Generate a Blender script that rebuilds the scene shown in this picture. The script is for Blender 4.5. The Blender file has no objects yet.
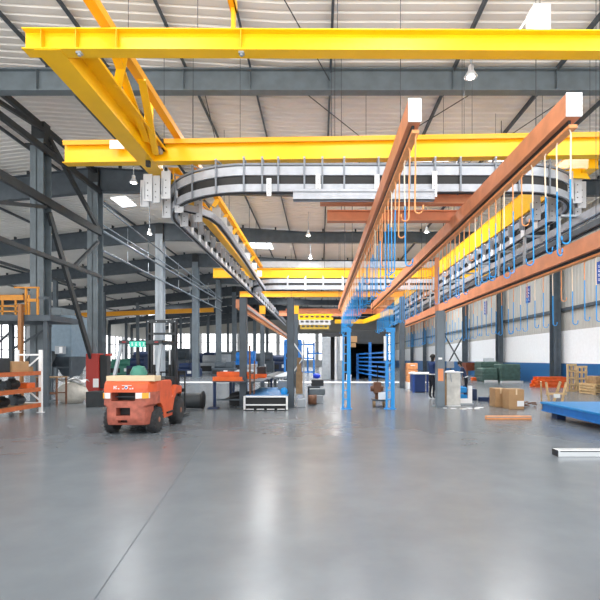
import bpy, math, random
from mathutils import Vector, Matrix
random.seed(7)
S = bpy.context.scene
COL = S.collection
PI = math.pi

# ------------------------------------------------------------------ camera, world, light, exposure
EYE = 1.65
cam = bpy.data.cameras.new('camera'); cam.sensor_width = 36; cam.lens = 27.6
cam.shift_x = -20/600; cam.shift_y = 59/600; cam.clip_end = 400
co = bpy.data.objects.new('camera', cam); COL.objects.link(co)
co.location = (0, 0, EYE); co.rotation_euler = (PI/2, 0, 0)
S.camera = co
S.view_settings.view_transform = 'Standard'; S.view_settings.look = 'None'
S.view_settings.gamma = 1; S.view_settings.use_curve_mapping = False
S.view_settings.exposure = 0.0
S.cycles.use_denoising = True
S.cycles.max_bounces = 8; S.cycles.diffuse_bounces = 5; S.cycles.transparent_max_bounces = 24
S.cycles.sample_clamp_indirect = 6
w = bpy.data.worlds.new('world'); S.world = w; w.use_nodes = True
bg = w.node_tree.nodes['Background']; bg.inputs[1].default_value = 1.0
_t = w.node_tree.nodes.new('ShaderNodeTexCoord'); _x = w.node_tree.nodes.new('ShaderNodeSeparateXYZ'); _r = w.node_tree.nodes.new('ShaderNodeValToRGB')
w.node_tree.links.new(_t.outputs['Generated'], _x.inputs[0]); w.node_tree.links.new(_x.outputs['Z'], _r.inputs[0]); w.node_tree.links.new(_r.outputs[0], bg.inputs[0])
_m = w.node_tree.nodes.new('ShaderNodeMapRange'); _m.inputs['From Min'].default_value = -.2; _m.inputs['From Max'].default_value = .2
w.node_tree.links.new(_x.outputs['Z'], _m.inputs['Value']); w.node_tree.links.new(_m.outputs[0], _r.inputs[0])
_r.color_ramp.elements[0].color = (3.8, 3.75, 3.65, 1)      # lower half brightened, an added glow lighting the roof from below
_r.color_ramp.elements[1].color = (1.9, 2.0, 2.1, 1)      # overcast sky
def area(name, loc, rot, sx, sy, power, color=(1, 1, 1)):
    l = bpy.data.lights.new(name, 'AREA'); l.shape = 'RECTANGLE'; l.size = sx; l.size_y = sy; l.energy = power; l.color = color
    o = bpy.data.objects.new(name, l); COL.objects.link(o); o.location = loc; o.rotation_euler = rot
    return o
SKY_FILL_ROWS = [(-4.7, 36.0), (-11.6, 27.2), (-9.5, 6.5), (-4.5, 7.0), (.8, 6.5), (5.6, 6.5), (9.5, 6.5), (-4.5, 2.0), (2.2, 2.0), (9.5, 2.0),  # first two are skylights in view; near rows added out of view for light
            (2.2, 52.0), (2.2, 72.0), (-4.7, 62.0), (-20.0, 18.0), (-22.0, 62.0), (-28.0, 78.0), (-29.0, 30.0), (11.5, 50.0)]
SKY_FILL_ROWS += [(x, 19.7) for x in (-2.6, 1.2, 4.9, 8.3)] + [(x, y) for y in (23.3, 32.6, 42.0) for x in (-7.6, -3.0, 2.0, 6.0, 10.8)]   # added short panels, unseen behind beams and rafters, to brighten mid hall

# ------------------------------------------------------------------ materials
MATS = {}
def mat(name, col, rough=.5, metal=0., var=0., scale=6., emit=None, bump=0., spec=.5, coat=0.):
    if name in MATS: return MATS[name]
    m = bpy.data.materials.new(name); m.use_nodes = True
    nt = m.node_tree; b = nt.nodes['Principled BSDF']
    b.inputs['Base Color'].default_value = (*col, 1); b.inputs['Roughness'].default_value = rough
    b.inputs['Metallic'].default_value = metal; b.inputs['Specular IOR Level'].default_value = spec
    b.inputs['Coat Weight'].default_value = coat
    if var or bump:
        tc = nt.nodes.new('ShaderNodeTexCoord'); n = nt.nodes.new('ShaderNodeTexNoise')
        n.inputs['Scale'].default_value = scale; n.inputs['Detail'].default_value = 6
        nt.links.new(tc.outputs['Object'], n.inputs['Vector'])
        if var:
            r = nt.nodes.new('ShaderNodeValToRGB')
            r.color_ramp.elements[0].position = .3; r.color_ramp.elements[1].position = .7
            r.color_ramp.elements[0].color = (*[max(0, c*(1-var)) for c in col], 1)
            r.color_ramp.elements[1].color = (*[min(1, c*(1+var)) for c in col], 1)
            nt.links.new(n.outputs['Fac'], r.inputs[0]); nt.links.new(r.outputs[0], b.inputs['Base Color'])
        if bump:
            bp = nt.nodes.new('ShaderNodeBump'); bp.inputs['Strength'].default_value = bump; bp.inputs['Distance'].default_value = .02
            nt.links.new(n.outputs['Fac'], bp.inputs['Height']); nt.links.new(bp.outputs[0], b.inputs['Normal'])
    if emit:
        b.inputs['Emission Color'].default_value = (*col, 1); b.inputs['Emission Strength'].default_value = emit
    MATS[name] = m
    return m
YEL = mat('yellow_paint', (.96, .53, .003), .35, var=.05, scale=2)
YEL2 = mat('deep_yellow_paint_or_shade', (.85, .38, .004), .4)
STEEL = mat('dark_blue_grey_steel', (.062, .08, .098), .5, var=.18, scale=3)
STEELK = mat('charcoal_steel', (.025, .03, .034), .5, var=.2, scale=4)
STEELB = mat('blue_grey_steel', (.13, .16, .18), .45, var=.15, scale=3)
COLUMNM = mat('column_grey_paint', (.15, .185, .215), .45, var=.12, scale=2)
COLUMNL = mat('pale_column_paint', (.36, .4, .44), .45, var=.1, scale=2)
RAIL = mat('galvanised_rail', (.4, .42, .46), .38, .25, var=.1, scale=5)
RAILW = mat('white_bracket_paint', (.8, .81, .82), .45)
BLACK = mat('black_rubber', (.012, .012, .013), .6)
DARK = mat('dark_metal_or_recess_shade', (.02, .021, .023), .6)
COPPER = mat('orange_brown_primer', (.66, .26, .13), .5, var=.12, scale=3)
COPPER2 = mat('orange_primer', (.8, .33, .12), .5, var=.1, scale=8)
WHITE = mat('white_paint', (.88, .88, .88), .4)
BLUEH = mat('blue_powder_coat', (.012, .28, .68), .4)
BLUEP = mat('blue_frame_paint', (.01, .17, .55), .4, var=.1)
BLUED = mat('navy_paint', (.012, .03, .09), .5, var=.2)
BEIGEW = mat('pale_hook_wire', (.82, .66, .5), .5)
ORANGE = mat('orange_red_steel', (.75, .13, .02), .45, var=.15, scale=5)
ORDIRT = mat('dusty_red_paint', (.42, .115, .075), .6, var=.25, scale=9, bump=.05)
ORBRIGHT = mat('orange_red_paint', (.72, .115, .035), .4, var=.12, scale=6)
REDM = mat('red_paint', (.4, .03, .02), .45)
WOOD = mat('pale_pine', (.62, .43, .22), .65, var=.2, scale=7)
WOODD = mat('brown_plywood', (.32, .2, .1), .65, var=.25, scale=6)
CARD = mat('cardboard', (.42, .25, .12), .75, var=.08, scale=5)
TAN = mat('tan_board', (.72, .56, .36), .7, var=.06)
GREEN = mat('green_tarpaulin', (.05, .1, .085), .6, var=.25, scale=4, bump=.2)
GREENM = mat('machine_green', (.06, .26, .19), .45)
SACK = mat('white_sack_cloth', (.55, .53, .48), .85, var=.12, scale=8, bump=.3)
GREYM = mat('machine_grey', (.33, .36, .39), .5, var=.1)
SILVER = mat('aluminium', (.72, .73, .74), .35, .5)
RUST = mat('rusty_iron', (.17, .075, .04), .75, var=.4, scale=20)
TYRE = mat('tyre_rubber', (.03, .031, .033), .8, var=.3, scale=20)
LENS = mat('headlight_lens', (.85, .85, .82), .15)
AMBER = mat('amber_lens', (.9, .4, .03), .2)
SIGNB = mat('sign_blue', (.015, .07, .33), .5)
SKIN = mat('skin', (.5, .3, .2), .6)
BRACK = mat('bracket_grey', (.2, .22, .25), .45, .2)
HAIR = mat('black_hair', (.015, .013, .012), .7)
WORKB = mat('blue_work_jacket', (.015, .04, .14), .8, var=.2, scale=12)
TROUS = mat('dark_trousers', (.012, .014, .022), .85)
BLUEBAG = mat('bright_blue_plastic', (.01, .05, .6), .35)
LAMPM = mat('lamp_glow', (1, 1, .97), .5, emit=25)
SKYL = mat('skylight_or_fill_panel', (.95, .98, 1), .5, emit=2.2)
EXITG = mat('exit_sign_glow', (.01, .45, .32), .5, emit=.25)
BLUEWALL = mat('wall_blue_paint', (.015, .12, .32), .55)
WHITEWALL = mat('wall_white_paint', (.82, .84, .87), .6, var=.03)

def m_glass():
    m = bpy.data.materials.new('window_glass'); m.use_nodes = True; nt = m.node_tree; nt.nodes.clear()
    o = nt.nodes.new('ShaderNodeOutputMaterial'); mx = nt.nodes.new('ShaderNodeMixShader'); mx.inputs[0].default_value = .08
    t = nt.nodes.new('ShaderNodeBsdfTransparent'); g = nt.nodes.new('ShaderNodeBsdfGlossy'); g.inputs['Roughness'].default_value = .03
    nt.links.new(t.outputs[0], mx.inputs[1]); nt.links.new(g.outputs[0], mx.inputs[2]); nt.links.new(mx.outputs[0], o.inputs[0])
    return m
GLASS = m_glass()

def m_floor():
    m = bpy.data.materials.new('polished_concrete'); m.use_nodes = True; nt = m.node_tree; b = nt.nodes['Principled BSDF']
    tc = nt.nodes.new('ShaderNodeTexCoord')
    n = nt.nodes.new('ShaderNodeTexNoise'); n.inputs['Scale'].default_value = .55; n.inputs['Detail'].default_value = 8; n.inputs['Roughness'].default_value = .6
    n2 = nt.nodes.new('ShaderNodeTexNoise'); n2.inputs['Scale'].default_value = 2.2; n2.inputs['Detail'].default_value = 8
    nt.links.new(tc.outputs['Object'], n.inputs['Vector']); nt.links.new(tc.outputs['Object'], n2.inputs['Vector'])
    r = nt.nodes.new('ShaderNodeValToRGB'); r.color_ramp.elements[0].position = .3; r.color_ramp.elements[1].position = .72
    r.color_ramp.elements[0].color = (.148, .165, .182, 1); r.color_ramp.elements[1].color = (.188, .207, .226, 1)
    nt.links.new(n.outputs['Fac'], r.inputs[0])
    mx = nt.nodes.new('ShaderNodeMix'); mx.data_type = 'RGBA'; mx.blend_type = 'MULTIPLY'; mx.inputs[0].default_value = .22
    r2 = nt.nodes.new('ShaderNodeValToRGB'); r2.color_ramp.elements[0].color = (.72, .72, .72, 1); r2.color_ramp.elements[0].position = .3; r2.color_ramp.elements[1].position = .8
    nt.links.new(n2.outputs['Fac'], r2.inputs[0])
    nt.links.new(r.outputs[0], mx.inputs[6]); nt.links.new(r2.outputs[0], mx.inputs[7])
    nt.links.new(mx.outputs[2], b.inputs['Base Color'])
    mr = nt.nodes.new('ShaderNodeMapRange'); mr.inputs['To Min'].default_value = .2; mr.inputs['To Max'].default_value = .3
    nt.links.new(n.outputs['Fac'], mr.inputs['Value']); nt.links.new(mr.outputs[0], b.inputs['Roughness'])
    b.inputs['Specular IOR Level'].default_value = .6
    return m
FLOORM = m_floor()
DECK = mat('roof_sheet', (.8, .775, .735), .55, var=.05, scale=.8)
CLAD = mat('wall_sheet_beige', (.42, .415, .39), .55, var=.04, scale=.8)

# ------------------------------------------------------------------ mesh helpers
class MB:
    """collects shapes and links them as one mesh"""
    def __init__(s): s.v = []; s.f = []; s.mi = []; s.sm = []; s.mats = []; s.sharp = True
    def idx(s, m):
        if m not in s.mats: s.mats.append(m)
        return s.mats.index(m)
    def add(s, vs, fs, m, smooth=False):
        k = len(s.v); s.v += [tuple(p) for p in vs]; i = s.idx(m)
        for f in fs: s.f.append([k+a for a in f]); s.mi.append(i); s.sm.append(smooth)
        return s
    def box(s, a, b, m, rz=0, c=None):
        x0, y0, z0 = a; x1, y1, z1 = b
        vs = [(x0,y0,z0),(x1,y0,z0),(x1,y1,z0),(x0,y1,z0),(x0,y0,z1),(x1,y0,z1),(x1,y1,z1),(x0,y1,z1)]
        if rz:
            cx, cy = c if c else ((x0+x1)/2, (y0+y1)/2); ca, sa = math.cos(rz), math.sin(rz)
            vs = [(cx+(x-cx)*ca-(y-cy)*sa, cy+(x-cx)*sa+(y-cy)*ca, z) for x, y, z in vs]
        return s.add(vs, [(0,3,2,1),(4,5,6,7),(0,1,5,4),(1,2,6,5),(2,3,7,6),(3,0,4,7)], m)
    def rbox(s, a, b, m, r=.02):
        """box with chamfered edges"""
        x0,y0,z0 = a; x1,y1,z1 = b; r = min(r, (x1-x0)*.45, (y1-y0)*.45, (z1-z0)*.45)
        ring = lambda d: [(x0+d+r if False else x0+d, y0+r+d if False else y0+r, 0)]
        def oct_(z, i):
            return [(x0+r,y0+i,z),(x1-r,y0+i,z),(x1-i,y0+r,z),(x1-i,y1-r,z),(x1-r,y1-i,z),(x0+r,y1-i,z),(x0+i,y1-r,z),(x0+i,y0+r,z)]
        vs = oct_(z0, r) + oct_(z0+r, 0) + oct_(z1-r, 0) + oct_(z1, r)
        fs = [tuple(reversed(range(8))), tuple(range(24, 32))]
        for L in range(3):
            for k in range(8): fs.append((L*8+k, L*8+(k+1)%8, L*8+8+(k+1)%8, L*8+8+k))
        return s.add(vs, fs, m)
    def frame(s, p0, p1, up=(0,0,1)):
        p0 = Vector(p0); p1 = Vector(p1); d = (p1-p0).normalized(); u = Vector(up)
        if abs(d.dot(u)) > .98: u = Vector((0,1,0))
        r = d.cross(u).normalized(); u = r.cross(d).normalized()
        return p0, p1, r, u
    def bar(s, p0, p1, wd, h, m, up=(0,0,1)):
        p0, p1, r, u = s.frame(p0, p1, up)
        vs = [p + r*a*wd/2 + u*b*h/2 for p in (p0, p1) for a, b in ((-1,-1),(1,-1),(1,1),(-1,1))]
        return s.add(vs, [(0,3,2,1),(4,5,6,7),(0,1,5,4),(1,2,6,5),(2,3,7,6),(3,0,4,7)], m)
    def ibeam(s, p0, p1, h, wd, m, tw=.02, tf=.025, up=(0,0,1)):
        """I section; p0, p1 on its bottom line"""
        p0, p1, r, u = s.frame(p0, p1, up)
        s.bar(p0+u*tf/2, p1+u*tf/2, wd, tf, m, up); s.bar(p0+u*(h-tf/2), p1+u*(h-tf/2), wd, tf, m, up)
        return s.bar(p0+u*h/2, p1+u*h/2, tw, h-2*tf+.002, m, up)
    def cyl(s, p0, p1, r0, m, r1=None, n=12, smooth=True, cap=True):
        r1 = r0 if r1 is None else r1
        p0, p1, r, u = s.frame(p0, p1)
        vs = [p0+(r*math.cos(2*PI*k/n)+u*math.sin(2*PI*k/n))*r0 for k in range(n)] + [p1+(r*math.cos(2*PI*k/n)+u*math.sin(2*PI*k/n))*r1 for k in range(n)]
        s.add(vs, [(k,(k+1)%n,n+(k+1)%n,n+k) for k in range(n)], m, smooth)
        if cap: s.add(vs[:n], [tuple(reversed(range(n)))], m); s.add(vs[n:], [tuple(range(n))], m)
        return s
    def tube(s, pts, r, m, n=6, mats=None):
        pts = [Vector(p) for p in pts]; rings = []
        for i, p in enumerate(pts):
            d = (pts[min(i+1, len(pts)-1)]-pts[max(i-1, 0)]).normalized()
            u = Vector((0,0,1)) if abs(d.z) < .95 else Vector((0,1,0))
            if abs(d.x) < .3 and abs(d.z) > .1: u = Vector((1,0,0))
            a = d.cross(u).normalized(); b = a.cross(d).normalized()
            rings.append([p+(a*math.cos(2*PI*k/n)+b*math.sin(2*PI*k/n))*r for k in range(n)])
        for i in range(len(pts)-1):
            s.add(rings[i]+rings[i+1], [(k,(k+1)%n,n+(k+1)%n,n+k) for k in range(n)], mats[i] if mats else m, True)
        s.add(rings[0], [tuple(range(n))], mats[0] if mats else m); s.add(rings[-1], [tuple(reversed(range(n)))], mats[-1] if mats else m)
        return s
    def lathe(s, c, prof, m, n=16, axis='Z'):
        vs = []
        for (r, h) in prof:
            for k in range(n):
                a = 2*PI*k/n; x, y = r*math.cos(a), r*math.sin(a)
                vs.append({'Z': (c[0]+x, c[1]+y, c[2]+h), 'X': (c[0]+h, c[1]+x, c[2]+y), 'Y': (c[0]+x, c[1]+h, c[2]+y)}[axis])
        fs = []
        for i in range(len(prof)-1):
            for k in range(n): fs.append((i*n+k, i*n+(k+1)%n, i*n+n+(k+1)%n, i*n+n+k))
        s.add(vs, fs, m, True)
        s.add(vs[:n], [tuple(range(n))], m); s.add(vs[-n:], [tuple(range(n))], m)
        return s
    def prism(s, poly, a, b, m, axis='X'):
        """polygon extruded along an axis: X: (y,z); Y: (x,z); Z: (x,y)"""
        P = {'X': lambda p, t: (t, p[0], p[1]), 'Y': lambda p, t: (p[0], t, p[1]), 'Z': lambda p, t: (p[0], p[1], t)}[axis]
        n = len(poly); vs = [P(p, a) for p in poly] + [P(p, b) for p in poly]
        return s.add(vs, [tuple(range(n)), tuple(reversed(range(n, 2*n)))] + [(k, n+k, n+(k+1)%n, (k+1)%n) for k in range(n)], m)
    def sweep(s, path, prof, m, closed=False):
        """profile (lateral, z) carried along a level path of (x, y)"""
        n = len(prof); N = len(path); rings = []
        for i, p in enumerate(path):
            a = Vector(path[max(i-1, 0)]); b = Vector(path[min(i+1, N-1)]); d = (b-a).normalized(); nr = Vector((d.y, -d.x))
            rings.append([(p[0]+nr.x*u, p[1]+nr.y*u, z) for u, z in prof])
        vs = [q for r in rings for q in r]; fs = []
        for i in range(N-1):
            for k in range(n): fs.append((i*n+k, i*n+(k+1)%n, (i+1)*n+(k+1)%n, (i+1)*n+k))
        fs += [tuple(range(n)), tuple(reversed(range((N-1)*n, N*n)))]
        return s.add(vs, fs, m)
    def build(s, name, parent=None, bevel=0, loc=None):
        me = bpy.data.meshes.new(name); 
        vs = s.v
        if loc: vs = [(x-loc[0], y-loc[1], z-loc[2]) for x, y, z in vs]
        me.from_pydata(vs, [], s.f)
        for m in s.mats: me.materials.append(m)
        me.polygons.foreach_set('material_index', s.mi); me.polygons.foreach_set('use_smooth', s.sm)
        import bmesh
        b = bmesh.new(); b.from_mesh(me); bmesh.ops.recalc_face_normals(b, faces=b.faces); b.to_mesh(me); b.free()
        me.update()
        o = bpy.data.objects.new(name, me); COL.objects.link(o)
        if loc: o.location = loc
        if parent: o.parent = parent
        if bevel:
            md = o.modifiers.new('bevel', 'BEVEL'); md.width = bevel; md.segments = 2; md.limit_method = 'ANGLE'
        return o
def tag(o, label, cat, group=None, kind='thing'):
    o['label'] = label; o['category'] = cat
    if group: o['group'] = group
    o['kind'] = kind
    return o
def thing(name, label, cat, loc=(0,0,0), group=None, rz=0):
    o = bpy.data.objects.new(name, None); o.empty_display_size = .2; COL.objects.link(o); o.location = loc; o.rotation_euler = (0,0,rz)
    return tag(o, label, cat, group)
def struct(mb, name, parent=None):
    o = mb.build(name, parent)
    if not parent: o['kind'] = 'structure'
    return o
def copy_tree(o, parent=None):
    c = o.copy(); COL.objects.link(c)
    if parent: c.parent = parent
    for ch in list(o.children): copy_tree(ch, c)
    return c
def ordinal(n):
    return '%d%s' % (n, 'th' if 10 <= n % 100 <= 20 else {1: 'st', 2: 'nd', 3: 'rd'}.get(n % 10, 'th'))
def H(d): return EYE + d            # height from distance above the eye line

# ------------------------------------------------------------------ setting: floor, roof, walls
b = MB(); b.box((-36, -2.5, -.2), (16.2, 102, 0), FLOORM); struct(b, 'floor')
b = MB(); b.bar((-1.42, 2.2, .001), (-2.36, 9.2, .001), .006, .002, STEEL); struct(b, 'trim_1')['kind'] = 'structure'
b = MB(); b.box((-16, 31.6, .0), (9, 33.6, .006), mat('pale_floor_band', (.75, .76, .77), .4, var=.1)); struct(b, 'floor_band')  # paler band across the floor

ROOF = [(-35, 6.6), (-10.8, 9.4), (-1, 8.8), (15.6, 8.8)]
def roof_z(x):
    for (xa, za), (xb, zb) in zip(ROOF, ROOF[1:]):
        if x <= xb: return H(za + (zb-za)*(x-xa)/(xb-xa))
    return H(8.8)
b = MB()
pitch = .32; y = -3.0; prof = []
while y < 101:
    prof += [(y, 0), (y+.2, 0), (y+.225, .045), (y+.295, .045)]; y += pitch
xs = [p[0] for p in ROOF]
vs = []; fs = []
for (yy, dz) in prof:
    for x in xs: vs.append((x, yy, roof_z(x)+dz))
nx = len(xs)
for i in range(len(prof)-1):
    for k in range(nx-1): fs.append((i*nx+k, i*nx+k+1, (i+1)*nx+k+1, (i+1)*nx+k))
b.add(vs, fs, DECK); struct(b, 'ceiling')

XR = 15.2
b = MB()
b.box((XR, 4, 0), (XR+.25, 100, 1.38), BLUEWALL); b.box((XR, 4, 1.38), (XR+.25, 100, 3.4), WHITEWALL)
y = 4.0; vs = []; fs = []
while y < 100:
    for (dy, dx) in ((0, 0), (.22, 0), (.25, .03), (.32, .03)):
        vs += [(XR+.02+dx, y+dy, 3.4), (XR+.02+dx, y+dy, H(8.8))]
    y += .35
n = len(vs)//2
b.add(vs, [(2*i, 2*i+2, 2*i+3, 2*i+1) for i in range(n-1)], CLAD)
struct(b, 'wall_right')
b = MB(); b.box((XR-.14, 12, H(2.98)), (XR, 100, H(3.16)), STEEL); struct(b, 'girt_rail')
b = MB(); b.box((XR-.14, 12, H(6.6)), (XR, 100, H(6.8)), STEEL); struct(b, 'girt_rail')

def window_wall(name, along, at, a0, a1, sill, head, bay, top):
    """outer wall with a window in every bay; along 'X' or 'Y'"""
    def bx(mb, u0, u1, z0, z1, m, d0=-.1, d1=.1):
        if along == 'X': mb.box((u0, at+d0, z0), (u1, at+d1, z1), m)
        else: mb.box((at+d0, u0, z0), (at+d1, u1, z1), m)
    wl = MB(); bx(wl, a0, a1, 0, sill, WHITEWALL); bx(wl, a0, a1, head, top, CLAD)
    global WN
    u = a0
    while u < a1-.5:
        bx(wl, u, u+.7, sill, head, WHITEWALL)
        e = min(u+bay, a1); WN += 1
        g = MB(); bx(g, u+.7, e, sill, head, GLASS, -.01, .01)
        f = MB(); wd = e-u-.7; nm = max(2, round(wd/1.5))
        for k in range(nm+1):
            q = u+.7+wd*k/nm; bx(f, q-.05, q+.05, sill, head, STEEL, -.06, .06)
        for k in range(4):
            z = sill+(head-sill)*k/3; bx(f, u+.7, e, z-.05, z+.05, STEEL, -.05, .05)
        fo = struct(f, 'window_%d' % WN); g.build('pane', fo)
        u += bay
    struct(wl, name)
WN = 0
window_wall('wall_back', 'X', 100.2, -35, 16, 1.4, 7.2, 8.5, H(9.3))
window_wall('wall_left', 'Y', -35.2, 10, 100.2, 1.2, 5.6, 9.0, H(6.8))

# rafters: a tie beam over the near bay, then one tapered rafter per bay
YC = [22.1, 31.1, 40.0, 49.0, 58.0, 67.0, 76.0, 85.0, 94.0]
b = MB(); b.ibeam((-20, 13.9, H(8.04)), (15.2, 13.9, H(8.04)), .68, .3, STEELB, .03, .04)
for x in (-8.5, -6.6, -4.1, -2.1, .3, 4.0, 7.1, 9.5): b.box((x-.008, 13.76, H(8.08)), (x+.008, 14.04, H(8.68)), STEELB)
struct(b, 'roof_rafter')
for yc in YC:
    b = MB()
    for (xa, xb) in ((-35, -10.8), (-10.8, -1), (-1, 15.2)):
        za, zb = roof_z(xa)-.22, roof_z(xb)-.22
        da = 1.15 if xa == -10.8 else .72; db = 1.15 if xb == -10.8 else .72
        for (o0, o1, hw) in ((0, 0, .15),):
            b.bar((xa, yc, za-.02), (xb, yc, zb-.02), .3, .04, STEEL); b.bar((xa, yc, za-da), (xb, yc, zb-db), .3, .04, STEEL)
            b.add([(xa, yc-.012, za), (xb, yc-.012, zb), (xb, yc-.012, zb-db), (xa, yc-.012, za-da), (xa, yc+.012, za), (xb, yc+.012, zb), (xb, yc+.012, zb-db), (xa, yc+.012, za-da)],
                  [(0,1,2,3), (4,7,6,5), (0,4,5,1), (3,2,6,7)], STEEL)
        k = xa+1.2
        while k < xb:
            zt = za+(zb-za)*(k-xa)/(xb-xa); b.box((k-.05, yc-.08, zt), (k+.05, yc+.08, zt+.2), STEELK); k += 2.2
    struct(b, 'roof_rafter')
for x in (-30, -26, -22, -18, -15, -12.6, -8.5, -6.6, -4.1, -2.1, .3, 4.0, 7.1, 9.5, 12.4):
    b = MB(); z = roof_z(x)
    b.bar((x, -2, z-.08), (x, 100, z-.08), .03, .15, STEEL); b.bar((x+.02, -2, z-.15), (x+.02, 100, z-.15), .06, .012, STEEL); struct(b, 'roof_purlin')
b = MB()
for (xa, ya, xb, yb) in ((-.9, 13.9, 4.8, 22.1), (5.2, 13.9, .2, 22.1), (-8.3, 13.9, -5.2, 22.1), (-3.6, 13.9, -4.6, 22.1), (8.2, 13.9, 5.6, 22.1), (-4.1, 2, .3, 13.9)):
    b.cyl((xa, ya, roof_z(xa)-.4), (xb, yb, roof_z(xb)-.4), .016, STEELK, n=6)
struct(b, 'roof_brace')
b = MB(); b.bar((-6.15, 3, H(8.35)), (-6.15, 9.2, H(8.35)), .34, .3, STEELK); struct(b, 'roof_support_beam')

# skylights, plus unseen glowing panels added to brighten the hall; an area light each
for k, (x, y) in enumerate(SKY_FILL_ROWS):
    b = MB(); z = roof_z(x); hx, hy = (.42, .8) if k == 1 else ((.9, 1.5) if k < 18 else (.8, .75))
    sl = (roof_z(x+hx)-roof_z(x-hx))
    b.add([(x-hx, y-hy, z-.03-sl/2), (x+hx, y-hy, z-.03+sl/2), (x+hx, y+hy, z-.03+sl/2), (x-hx, y+hy, z-.03-sl/2),
           (x-hx, y-hy, z-.01-sl/2), (x+hx, y-hy, z-.01+sl/2), (x+hx, y+hy, z-.01+sl/2), (x-hx, y+hy, z-.01-sl/2)],
          [(0,3,2,1),(4,5,6,7),(0,1,5,4),(1,2,6,5),(2,3,7,6),(3,0,4,7)], SKYL)
    o = struct(b, 'roof_skylight_or_fill')
    area('skylight_or_fill_light', (x, y, z-.12), (0, 0, 0), hx*2, hy*2, 200 if y < 8 else (130 if k == 1 else 550 if k == 0 else 1000 if k < 18 else 360), (.97, .99, 1))

# columns
def h_column(name, x, y, z1, wd, dp, m, z0=0, plate=True):
    b = MB()
    b.box((x-wd/2, y-dp/2, z0), (x+wd/2, y-dp/2+.03, z1), m); b.box((x-wd/2, y+dp/2-.03, z0), (x+wd/2, y+dp/2, z1), m)
    b.box((x-.015, y-dp/2, z0), (x+.015, y+dp/2, z1), m)
    if plate:
        b.box((x-wd*.75, y-dp*.7, 0), (x+wd*.75, y+dp*.7, .03), m)
    return b
XC = -10.8
for k, yc in enumerate([17.8] + YC):
    m = COLUMNL if k == 2 else (STEELB if k < 2 else COLUMNM)
    b = h_column('steel_column', XC, yc, roof_z(XC)-1.0, .5, .55, m)
    b.box((XC-.25, yc-.2, H(8.0)), (XC+.25, yc+.2, roof_z(XC)-.3), STEELK)
    if k == 0: b.box((XC-.4, yc-.35, H(8.15)), (XC+.4, yc+.35, H(8.2)), STEELK)
    struct(b, 'steel_column')
    if k > 0:
        struct(h_column('c', -23, yc, roof_z(-23)-.9, .3, .3, COLUMNM), 'aisle_column')
        struct(h_column('c', -34.8, yc, roof_z(-34.8)-.8, .35, .35, STEEL), 'aisle_column')
for k in range(9):
    yc = 19.9+9*k
    b = h_column('c', XR-.42, yc, roof_z(XR)-.2, .42, .6, STEEL, plate=False); struct(b, 'steel_column')
for k, x in enumerate((-29.5, -26.3, -19.6, -17.0, -14.0)):
    struct(h_column('c', x, 70, roof_z(x)-.9, .3, .3, STEEL), 'aisle_column')

# struts and braces in the column row
b = MB(); b.bar((XC+.3, 10, H(6.05)), (XC+.3, 22.0, H(6.05)), .16, .3, STEELK); struct(b, 'row_strut')
b = MB(); b.bar((XC+.3, 10, H(3.94)), (XC+.3, 22.0, H(3.94)), .12, .16, STEELK); struct(b, 'row_strut')
b = MB(); b.bar((XC+.3, 10, H(8.0)), (XC+.3, 22.0, H(8.0)), .14, .22, STEELK); struct(b, 'row_strut')
b = MB(); b.bar((XC+.1, 10, H(8.95)), (XC+.1, 22.0, H(8.95)), .16, .2, STEELK); struct(b, 'row_strut')
b = MB(); b.bar((-16.5, 14, H(6.2)), (-16.5, 31, H(6.2)), .14, .26, STEELK); struct(b, 'row_strut')
b = MB(); b.bar((-16.5, 14, H(5.0)), (-16.5, 31, H(5.0)), .1, .14, STEELK); struct(b, 'row_strut')
for (ya, za, yb, zb, t) in ((17.9, 8.6, 22.0, 6.15, .2), (17.9, 5.7, 22.0, -1.3, .24), (19.7, 3.95, 21.9, 5.6, .12), (14.2, 4.9, 17.7, 5.85, .13), (13, 8.2, 17.6, 8.75, .14)):
    b = MB(); b.bar((XC+.25, ya, H(za)), (XC+.25, yb, H(zb)), .12, t, STEELK); struct(b, 'row_brace')
for (za, zb, r) in ((7.4, 6.4, .04), (6.15, 6.1, .06), (5.2, 5.15, .06), (6.45, 6.4, .03)):
    b = MB(); b.cyl((XC+.35, 22.1, H(za)), (XC+.35, 49, H(zb)), r, COLUMNM, n=8)
    for y in (25, 28, 34, 37, 43, 46): b.cyl((XC+.35, y, H(zb)), (XC+.35, y, H(zb)+.7), .02, COLUMNL, n=6)
    struct(b, 'service_pipe')
b = MB(); b.bar((XR-.5, 46.6, .4), (XR-.5, 54.2, 4.4), .1, .14, STEELK); b.bar((XR-.5, 54.2, .4), (XR-.5, 46.6, 4.4), .1, .14, STEELK); struct(b, 'wall_brace')

# ------------------------------------------------------------------ yellow crane beams
YB = H(5.2)            # level of the underside of the yellow steelwork
class Rods:
    """thin roof rods, each a part of its own"""
    def __init__(s): s.l = []
    def cyl(s, p0, p1, r, m, n=6): s.l.append(MB().cyl(p0, p1, min(r, .007 if p0[1] < 20 else .014), m, n=n))
    def build(s, name, t):
        for m in s.l: under(m.build(name, t), t)
def hanger(mb, x, y, z0): mb.cyl((x, y, z0), (x, y, roof_z(x)), .022, STEELK, n=6)
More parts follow.
